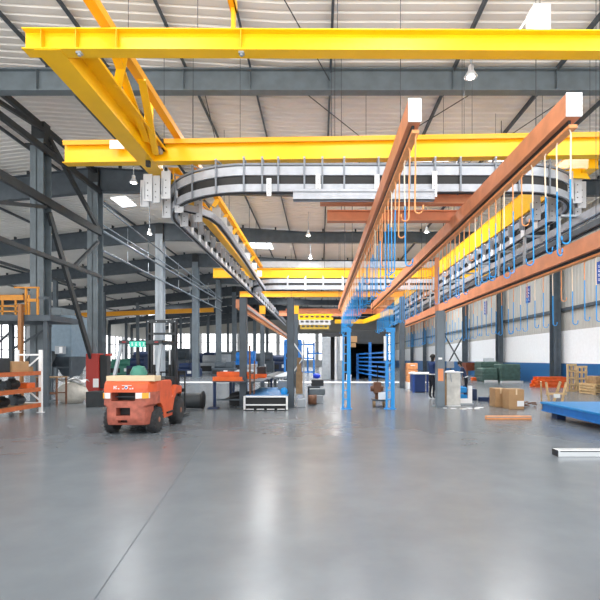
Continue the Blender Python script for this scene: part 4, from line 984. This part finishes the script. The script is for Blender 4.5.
# small cart between the ladder frames
t = thing('hand_cart', 'small cart with a brown motor and upright handle beside the right ladder frame', 'cart', (2.0, 15.8, 0))
under(MB().box((1.82, 15.75, .2), (2.3, 16.3, .26), STEEL).build('deck', t), t)
under(MB().cyl((1.82, 15.85, .13), (1.9, 15.85, .13), .13, WOODD, n=16).cyl((2.2, 16.2, .13), (2.28, 16.2, .13), .13, WOODD, n=16).build('wheel', t), t)
mb = MB(); mb.cyl((1.75, 16.0, .62), (2.2, 16.0, .62), .1, RUST, n=12); mb.rbox((1.86, 15.85, .45), (2.12, 16.15, .85), RUST, .03); mb.box((1.92, 15.95, .26), (2.06, 16.1, .46), RUST); under(mb.build('motor', t), t)
under(MB().rbox((2.0, 15.7, .261), (2.25, 15.84, .5), WHITE, .01).build('white_box', t), t)
under(MB().cyl((2.02, 16.15, .26), (2.02, 16.15, 1.45), .018, BLACK, n=8).build('handle', t), t)

# ------------------------------------------------------------------ right side
# people
def person(name, lab, loc, rz, lean, arms, jacket, scale=1.):
    """skeleton grown with a skin modifier; lean = forward tilt of the trunk"""
    root = thing(name, lab, 'person', loc, None, rz)
    pel = Vector((0, 0, .93)); ln = lean
    def up(d, x=0, f=0): return Vector((x, pel.y + d*math.sin(ln) + f*math.cos(ln), pel.z + d*math.cos(ln) - f*math.sin(ln)))
    V = [pel]; R = [.145]; E = []
    def add(p, r, par): V.append(Vector(p)); R.append(r); E.append((par, len(V)-1)); return len(V)-1
    w1 = add(up(.16), .13, 0); ch = add(up(.36), .155, w1); sh = add(up(.5), .12, ch); nk = add(up(.58), .055, sh); hd = add(up(.66, 0, .02), .085, nk); add(up(.75, 0, .02), .1, hd); top = add(up(.83, 0, .01), .07, len(V)-1)
    hands = []
    for sx in (-1, 1):
        s1 = add(up(.5, sx*.17), .07, sh); f1, f2 = arms
        e = add(up(.24, sx*.23, f1), .046, s1); wv = add(up(.04+f2*.5, sx*.22, f1+f2), .032, e)
        pm = add(V[wv]+Vector((0, .02+f2*.15, -.07+f2*.1)), .034, wv)
        hands.append((sx, V[pm].copy()))
        h1 = add((sx*.095, .0, .82), .09, 0); k = add((sx*.11, .02, .49), .06, h1); a = add((sx*.12, -.01, .1), .043, k); ft = add((sx*.13, .1, .04), .036, a)
    me = bpy.data.meshes.new('body'); me.from_pydata([tuple(v*1) for v in V], E, [])
    o = bpy.data.objects.new('body', me); COL.objects.link(o); o.parent = root; o.scale = (scale,)*3
    o.modifiers.new('skin', 'SKIN'); sk = me.skin_vertices[0].data
    for i, r in enumerate(R): sk[i].radius = (r, r*(.75 if i in (0, 1, 2, 3) else 1.))
    sk[0].use_root = True
    s = o.modifiers.new('sub', 'SUBSURF'); s.levels = 1; s.render_levels = 2
    for m in (SKIN,): me.materials.append(m)
    # bake, then colour faces by region
    dg = bpy.context.evaluated_depsgraph_get(); ev = o.evaluated_get(dg); nm = bpy.data.meshes.new_from_object(ev)
    o.modifiers.clear(); o.data = nm; nm.materials.clear()
    for m in (SKIN, jacket, TROUS, BLACK, HAIR): nm.materials.append(m)
    ax = Vector((0, math.sin(ln), math.cos(ln)))
    for p in nm.polygons:
        c = p.center; d = (c-pel).dot(ax); p.use_smooth = True
        far = abs(c.x) > .19
        if c.z < .09: p.material_index = 3
        elif d < .04 and not (far and c.z > .7): p.material_index = 2
        elif d > .56: p.material_index = 4 if (d > .76 or (c-pel).dot(Vector((0, math.cos(ln), -math.sin(ln)))) < .0) else 0
        elif far and d < .12: p.material_index = 0 if any((c-hp).length < .1 for _, hp in hands) else 1
        else: p.material_index = 1
    # fingers
    for sx, hp in hands:
        for k in range(5):
            L = (.05, .075, .08, .075, .06)[k]; off = Vector((sx*.0+(.03-.015*k)*.9, .015, -.02)) if k else Vector((-sx*.03, .02, .01))
            mb = MB(); q = hp+off; mb.tube([q, q+Vector((0, .012, -L*.5)), q+Vector((0, .035, -L*.95))], .0085, SKIN, 6)
            f = mb.build('finger', root); f.scale = (scale,)*3
    # hair cap and belt
    cpt = up(.76, 0, .005)
    mb = MB(); mb.lathe((0, 0, 0), [(.112, -.03), (.118, .02), (.1, .07), (.055, .105), (.01, .115)], HAIR, 14)
    h = mb.build('hair', root); h.location = cpt*scale; h.rotation_euler = (-ln, 0, 0); h.scale = (scale,)*3
    fc = up(.71, 0, .1)
    mb = MB(); mb.lathe((0, 0, 0), [(.004, .03), (.014, 0), (.016, -.015), (.005, -.022)], SKIN, 8)
    for sx in (-1, 1): mb.cyl((sx*.033, .0, .03), (sx*.033, .012, .03), .009, HAIR, n=8)
    mb.box((-.022, -.004, -.045), (.022, .008, -.038), mat('lips', (.35, .14, .12), .6))
    f = mb.build('face', root); f.location = fc*scale; f.rotation_euler = (-ln, 0, 0); f.scale = (scale,)*3
    bt = up(.06); mb = MB(); mb.lathe((0, 0, 0), [(.15, -.02), (.152, -.02), (.152, .02), (.15, .02)], WHITE, 18)
    bl = mb.build('belt', root); bl.location = bt*scale; bl.rotation_euler = (-ln, 0, 0); bl.scale = (scale, scale*.8, scale)
    return root
person('person', 'person in a blue jacket and dark trousers standing left of the stickered grey column', (4.62, 19.0, 0), -1.2, .05, (.06, .12), WORKB, 1.03)
person('person', 'person in navy clothes leaning over behind the white cabinet', (6.2, 19.5, 0), 1.25, .38, (.2, .2), BLUED, .9)

# white cabinet
t = thing('white_cabinet', 'scuffed white cabinet standing right of the stickered grey column', 'cabinet', (4.67, 16.2, 0))
under(MB().rbox((4.44, 16.1, .03), (4.92, 16.65, 1.17), mat('scuffed_white', (.62, .6, .55), .5, var=.15, scale=5), .012).build('body', t), t)
under(MB().box((4.38, 16.12, .03), (4.44, 16.6, 1.15), WOODD).build('side_board', t), t)
under(MB().box((4.36, 16.05, 1.17), (5.0, 16.7, 1.2), WHITE).build('top', t), t)
under(MB().box((4.44, 16.08, 0), (4.92, 16.6, .03), WHITE).build('plinth', t), t)
under(MB().bar((4.56, 16.09, 1.12), (4.6, 16.09, .85), .03, .02, GREYM).build('handle', t), t)
mb = MB(); mb.add([(4.42, 16.15, 1.205), (4.72, 16.1, 1.21), (4.76, 16.4, 1.26), (4.5, 16.5, 1.22), (4.42, 16.15, 1.2), (4.72, 16.1, 1.2), (4.76, 16.4, 1.2), (4.5, 16.5, 1.2)], [(0,1,2,3),(4,7,6,5),(0,4,5,1),(1,5,6,2),(2,6,7,3),(3,7,4,0)], WHITE); tag(mb.build('paper_bundle'), 'white crumpled papers on top of the scuffed cabinet', 'paper')
for k, (x, y) in enumerate(((4.45, 15.3), (4.72, 15.15), (5.0, 15.35), (5.2, 15.25), (5.42, 15.6), (4.2, 15.45))):
    mb = MB(); a = random.uniform(0, 3); r = random.uniform(.08, .16)
    pts = [(x+r*math.cos(a+q*1.25)*random.uniform(.7, 1.2), y+r*math.sin(a+q*1.25)*random.uniform(.7, 1.2)) for q in range(5)]; mb.prism(pts, .001, .012, WHITE, 'Z')
    tag(mb.build('paper_scrap'), 'white paper scrap on the floor before the scuffed cabinet, %s counting from the column' % ('second', 'third', 'fourth', 'fifth', 'sixth, last', 'first')[k], 'scrap', 'paper scraps on the floor')
t = thing('angle_stand', 'L-shaped white frame on the floor right of the scuffed cabinet', 'frame', (5.3, 16.6, 0))
under(MB().box((5.34, 16.5, .02), (5.46, 16.62, .68), WHITE).build('upright', t), t)
under(MB().box((4.95, 16.5, .06), (5.34, 16.62, .22), WHITE).build('base_bar', t), t)
under(MB().box((5.0, 16.45, 0), (5.5, 16.7, .06), GREYM).build('foot', t), t)
def jug(x, y, z, m, lab):
    t = thing('plastic_jug', lab, 'jug', (x, y, z), 'blue jugs')
    under(MB().rbox((x-.16, y-.12, z), (x+.16, y+.12, z+.24), m, .04).build('body', t), t); under(MB().cyl((x+.08, y, z+.23), (x+.08, y, z+.3), .04, BLUED, n=10).build('cap', t), t); under(MB().bar((x-.12, y, z+.26), (x+.02, y, z+.26), .04, .03, m).build('handle', t), t)
jug(5.68, 18.3, 0, BLUEH, 'bright blue jug on the floor behind the white frame'); jug(5.66, 18.3, .305, BLUEH, 'bright blue jug resting on the lower blue jug')
crate('navy_box', (5.95, 18.3, 0), (6.25, 18.8, .45), BLUED, 'navy box beside the blue jugs', 'box')
for k, (x0, x1, y) in enumerate(((6.2, 6.95, 17.9), (6.35, 7.2, 17.2))):
    mb = MB(); mb.rbox((x0, y, 0), (x1, y+.2, .16-.03*k), BLUED, .01); tag(mb.build('steel_bar'), 'navy steel bar on the floor left of the cartons, %s' % ('the one behind', 'the one in front')[k], 'bar', 'navy bars on the floor')
t = thing('grey_monitor', 'grey panel on a post behind the scuffed white cabinet', 'panel', (4.95, 17.6, 0))
under(MB().rbox((4.86, 17.6, 1.3), (5.14, 17.7, 1.56), GREYM, .02).build('panel', t), t); under(MB().box((4.98, 17.62, 0), (5.03, 17.67, 1.3), STEEL).build('post', t), t)

# white bench with blue cabinet, orange crates
t = thing('white_bench', 'white-topped bench with a blue cabinet under it near the stickered column', 'bench', (5, 22.5, 0))
under(MB().rbox((4.5, 22.3, .9), (5.6, 23.4, .98), WHITE, .015).build('top', t), t)
under(MB().rbox((4.56, 22.7, .02), (5.2, 23.3, .9), mat('cabinet_blue', (.015, .05, .2), .5), .015).build('cabinet', t), t)
under(MB().box((4.52, 22.35, .0), (4.6, 22.45, .9), SIGNB).build('leg', t), t); under(MB().box((5.4, 23.3, 0), (5.5, 23.38, .9), SIGNB).build('leg', t), t)
under(MB().box((5.32, 22.3, 0), (5.58, 22.42, .9), WHITE).build('end_panel', t), t)
for k in range(3):
    z = .36+k*.36
    t = thing('crate', 'orange crate beside the dark column, %s of its stack' % ('lowest', 'middle', 'topmost')[k], 'crate', (5.0, 25.6, z-.02), 'orange crates')
    under(MB().rbox((4.86, 25.4, z), (5.4, 26.2, z+.34), COPPER2, .02).build('body', t), t); under(MB().box((5.0, 25.385, z+.2), (5.25, 25.4, z+.24), WHITE).build('label_strip', t), t)
crate('white_pallet', (4.84, 25.35, 0), (5.42, 26.25, .355), WHITE, 'white base under the stack of orange crates', 'pallet')

# cartons
carton('carton', (6.0, 15.75, 0), (6.38, 16.3, .64), 'brown carton at the left of the pair on the floor', 'cartons on the floor')
carton('carton', (5.98+.2, 15.05, 0), (6.68, 15.6, .66), 'brown carton with a white paper label, in front of the other', 'cartons on the floor', lbl=((6.45, 15.04, .1), (6.67, 15.05, .28)))
mb = MB(); mb.rbox((4.52, 12.5, .0), (5.76, 12.62, .1), COPPER2, .01); mb.box((4.52, 12.49, .06), (5.76, 12.5, .08), GREYM); tag(mb.build('flat_bar'), 'orange-brown flat bar lying on the floor before the cartons', 'bar')
mb = MB()
for k in range(14):
    x = 6.85+random.random()*.75; y = 15.7+random.random()*.9; a = random.random()*3
    mb.bar((x, y, .03+.1*random.random()), (x+.3*math.cos(a), y+.3*math.sin(a), .03+.12*random.random()), .04, .04, RUST)
o = mb.build('scrap_pile'); tag(o, 'pile of rusty scrap iron between the cartons and the blue platform', 'scrap', kind='stuff')
# silver bar
t = thing('aluminium_bar', 'silver bar lying on the bare floor at the right edge', 'bar', (4.7, 7.8, 0))
under(MB().rbox((4.02, 7.75, 0), (5.9, 7.95, .11), SILVER, .006).build('bar', t), t); under(MB().box((4.005, 7.76, .005), (4.02, 7.94, .105), DARK).build('end_cap', t), t); under(MB().box((4.05, 7.744, .085), (5.9, 7.75, .1), STEELK).build('slot', t), t)
# blue platform
t = thing('blue_platform', 'large low blue steel platform on the floor at the right edge', 'platform', (7.5, 11, 0))
mb = MB(); mb.rbox((6.36, 8.4, .36), (9.2, 13.3, .42), mat('bright_blue_steel', (.012, .25, .62), .35, var=.08), .01); under(mb.build('deck', t), t)
mb = MB(); mb.box((6.4, 8.45, .16), (6.44, 13.25, .36), BLUEP); mb.box((6.38, 8.42, .16), (6.52, 13.28, .19), BLUEP); mb.box((6.4, 8.45, .16), (9.1, 8.5, .36), BLUEP); mb.box((6.4, 13.2, .16), (9.1, 13.25, .36), BLUEP); mb.box((9.1, 8.45, .16), (9.15, 13.25, .36), BLUEP); under(mb.build('frame', t), t)
for (x, y) in ((6.46, 12.7), (6.46, 9.0), (8.8, 12.7), (8.8, 9.0)): under(MB().rbox((x, y-.15, 0), (x+.25, y+.15, .17), BLUED, .01).build('foot', t), t)
# wooden trestle
t = thing('wooden_trestle', 'wooden trestle standing behind the blue platform', 'trestle', (8.9, 17.5, 0))
for (xa, xb) in ((8.5, 8.62), (9.25, 9.1)): under(MB().bar((xb, 17.3, 0), (xa, 17.3, .78), .05, .09, WOOD).build('leg', t), t); under(MB().bar((xb, 17.9, 0), (xa, 17.7, .78), .05, .09, WOOD).build('leg', t), t)
under(MB().box((8.5, 17.25, .3), (9.25, 17.32, .38), WOOD).build('rail', t), t); under(MB().box((8.75, 17.2, .2), (8.98, 17.24, .34), WHITE).build('paper_label', t), t)
# pallets
def pallet(lab, loc, rot, w_=1.0, d_=1.2):
    t = thing('wooden_pallet', lab, 'pallet', loc, 'wooden pallets'); t.rotation_euler = rot
    for k in range(5): MB().box((-w_/2, -d_/2+k*d_/4-.05*(k > 0)-.05*(k == 4), .1), (w_/2, -d_/2+k*d_/4+.1-.05*(k > 0)-.05*(k == 4), .125), WOOD).build('board', t)
    for k in range(3): MB().box((-w_/2+k*(w_-.1)/2, -d_/2, .02), (-w_/2+k*(w_-.1)/2+.1, d_/2, .1), WOOD).build('bearer', t)
    for k in range(2): MB().box((-w_/2, -d_/2+k*(d_-.1), 0), (w_/2, -d_/2+k*(d_-.1)+.1, .02), WOOD).build('bottom_board', t)
    return t
pallet('upright pine pallet standing on edge, left one by the wall column', (12.75, 23.4, .7), (PI/2, 0, .15), .5, 1.4)
pallet('upright pine pallet standing on edge, right one by the wall column', (13.4, 23.6, .65), (PI/2, 0, -.1), .5, 1.3)
for k in range(4): pallet('flat pine pallet beside the upright ones, %s in its stack' % ('lowest', 'second from the floor', 'third from the floor', 'topmost')[k], (13.25, 21.6, .002+k*.127), (0, 0, .05*(k % 2)), 1.5, 1.2)
crate('wooden_crate', (12.7, 21.15, .511), (13.9, 22.0, .85), WOODD, 'brown wooden crate on top of the flat pallets', 'crate')
# orange frames
for k in range(3):
    t = thing('orange_skid', 'orange steel frame near the wall column, %s of the three stacked' % ('lowest', 'middle', 'topmost')[k], 'frame', (13.4, 27, k*.2), 'orange frames by the wall')
    z = k*.205+.0; mb = MB()
    for y in (26.6, 27.3): mb.ibeam((12.45+.1*k, y, z), (14.4, y, z), .2, .12, ORANGE, .02, .03)
    under(mb.build('side_beam', t), t)
    mb = MB()
    for x in (12.6+.1*k, 13.3, 14.2): mb.box((x, 26.6, z+.06), (x+.1, 27.3, z+.16), ORANGE)
    under(mb.build('cross_member', t), t)
# green covered stacks
for k, (a, b_, lab) in enumerate((((11.75, 33.2, 0), (12.85, 34.6, 1.0), 'green covered stack at the left of the group by the wall'), ((12.95, 33.0, 0), (14.4, 34.4, 1.3), 'large green covered stack at the right of the group by the wall'), ((12.2, 34.8, 0), (13.6, 36.4, 1.45), 'green covered stack behind the other two by the wall'))):
    mb = MB(); mb.rbox(a, b_, GREEN, .08)
    for q in range(3): z = a[2]+(b_[2]-a[2])*(q+1)/4; mb.rbox((a[0]-.03, a[1]-.03, z-.02), (b_[0]+.03, b_[1]+.03, z+.03), GREEN, .02)
    tag(mb.build('covered_stack'), lab, 'stack', 'green covered stacks')
mb = MB(); mb.add([(12.5, 34.9, 1.46), (13.3, 34.9, 1.46), (13.4, 35.5, 1.72), (12.6, 35.5, 1.72), (12.5, 34.9, 1.45), (13.3, 34.9, 1.45), (13.4, 35.5, 1.45), (12.6, 35.5, 1.45)], [(0,1,2,3),(4,7,6,5),(0,4,5,1),(1,5,6,2),(2,6,7,3),(3,7,4,0)], GREYM); tag(mb.build('sheet_metal'), 'pale grey panel lying on the rear green stack', 'panel')
for (x0, x1, y, lab) in ((11.6, 12.5, 32.3, 'silver bar on the floor in front of the left green stack'), (12.3, 13.8, 31.2, 'silver bar on the floor in front of the large green stack')):
    tag(MB().rbox((x0, y, 0), (x1, y+.2, .16), SILVER, .01).build('aluminium_bar'), lab, 'bar', 'silver bars by the wall')
t = thing('brown_bin', 'brown steel bin by the wall beyond the green stacks', 'bin', (12.8, 37.6, 0))
mb = MB(); mb.add([(11.9, 37.3, .7), (14.1, 37.3, .7), (14.1, 38.6, .7), (11.9, 38.6, .7), (11.7, 37.0, 1.35), (14.3, 37.0, 1.35), (14.3, 38.8, 1.35), (11.7, 38.8, 1.35)], [(0,3,2,1),(0,1,5,4),(1,2,6,5),(2,3,7,6),(3,0,4,7),(4,5,6,7)], mat('brown_bin_paint', (.25, .07, .035), .6, var=.2)); under(mb.build('tub', t), t)
for x in (11.95, 14.0): 
    for y in (37.35, 38.5): under(MB().box((x-.04, y-.04, 0), (x+.04, y+.04, .72), RUST).build('leg', t), t)
for k in range(2): tag(MB().rbox((11.55+.4*k, 35.0-.5*k, 0), (12.6 if k == 0 else 12.4, 35.3-.5*k, .25-.05*k), ORANGE, .02).build('orange_beam'), 'orange beam on the floor before the brown bin, %s' % ('rear one', 'front one')[k], 'beam', 'orange beams before the bin')

# blue notices on the right wall
for k, y in enumerate((24.9, 33.6, 42.2)):
    t = thing('wall_sign', 'blue wall sign with white characters, %s along the right wall' % ('nearest', 'second', 'third')[k], 'sign', (XR, y, 6.3), 'blue wall signs')
    z0, z1 = 5.75, 6.95
    under(MB().box((XR-.03, y-.32, z0), (XR+.02, y+.32, z1), SIGNB).build('plate', t), t)
    mb = MB()
    for r_ in range(4):
        for c_ in range(2):
            yy = y-.17+.28*c_; zz = z0+.2+.24*r_
            for (dy0, dy1, dz0, dz1) in ((-.08, .08, .05, .075), (-.012, .012, -.06, .1), (-.07, .07, -.03, -.005), (-.08, -.05, -.07, 0)): mb.box((XR-.036, yy+dy0, zz+dz0), (XR-.03, yy+dy1, zz+dz1), WHITE)
    under(mb.build('characters', t), t)

# ------------------------------------------------------------------ machines far in the left aisle
rnd = random.Random(11)
far = [(-17.2, 44, 1.8, 1.6, 'navy', 'navy machine block far left behind the forklift mast'), (-14.9, 46, 2.2, 1.3, 'steel', 'dark blue-grey machine bed behind the black roll'), (-12.6, 43.5, 1.4, 1.15, 'navy', 'low navy machine between the pale and grey columns'),
       (-11.9, 52, 2.4, 1.9, 'grey', 'grey machine far behind the grey columns'), (-9.5, 45, 1.5, 1.2, 'steel', 'dark machine right of the third left column'), (-8.2, 50, 1.6, 2.2, 'blue', 'small blue-fronted machine beyond the fourth left column'),
       (-18.6, 58, 3.0, 2.6, 'steel', 'tall dark machine beyond the navy block far left'), (-15.6, 60, 2.6, 2.2, 'navy', 'tall navy machine far behind the black roll'), (-12.6, 63, 2.6, 2.4, 'steel', 'tall dark machine far between the grey columns'),
       (-9.8, 60.4, 2.4, 2.0, 'grey', 'tall grey machine far beyond the fourth left column'), (-22.6, 60, 3.0, 2.4, 'navy', 'tall navy machine farthest left beyond the forklift'), (-7.4, 58, 2.0, 2.2, 'steel', 'tall dark machine far behind the orange steel parts'),
       (-5.2, 62, 2.2, 2.0, 'navy', 'navy machine far behind the first short column'), (-20.5, 48, 2.4, 1.5, 'green', 'green machine behind the forklift guard'), (-7.0, 44, 1.3, 1.0, 'grey', 'pale workbench-like machine left of the low rail')]
far = [(x, y, wd*1.5, h*1.15, c, lab) for x, y, wd, h, c, lab in far]
for (x, y, wd, h, c, lab) in far:
    m = {'navy': BLUED, 'steel': STEEL, 'grey': GREYM, 'blue': BLUEP, 'green': GREENM}[c]
    t = thing('machine', lab, 'machine', (x, y, 0), 'machines in the left aisle')
    under(MB().rbox((x-wd/2, y, 0), (x+wd/2, y+1.6, h*.55), m, .05).build('base', t), t)
    mb = MB(); mb.cyl((x-wd*.4, y+.7, h*.7), (x+wd*.35, y+.7, h*.7), h*.26, m, n=14); mb.rbox((x+wd*.1, y+.2, h*.55), (x+wd*.45, y+1.3, h), m, .04); under(mb.build('head', t), t)
    mb = MB(); mb.box((x-wd*.45, y-.02, h*.12), (x-wd*.1, y, h*.4), DARK); mb.box((x+.05, y-.02, h*.2), (x+wd*.2, y, h*.4), WHITE); under(mb.build('front_panel', t), t)
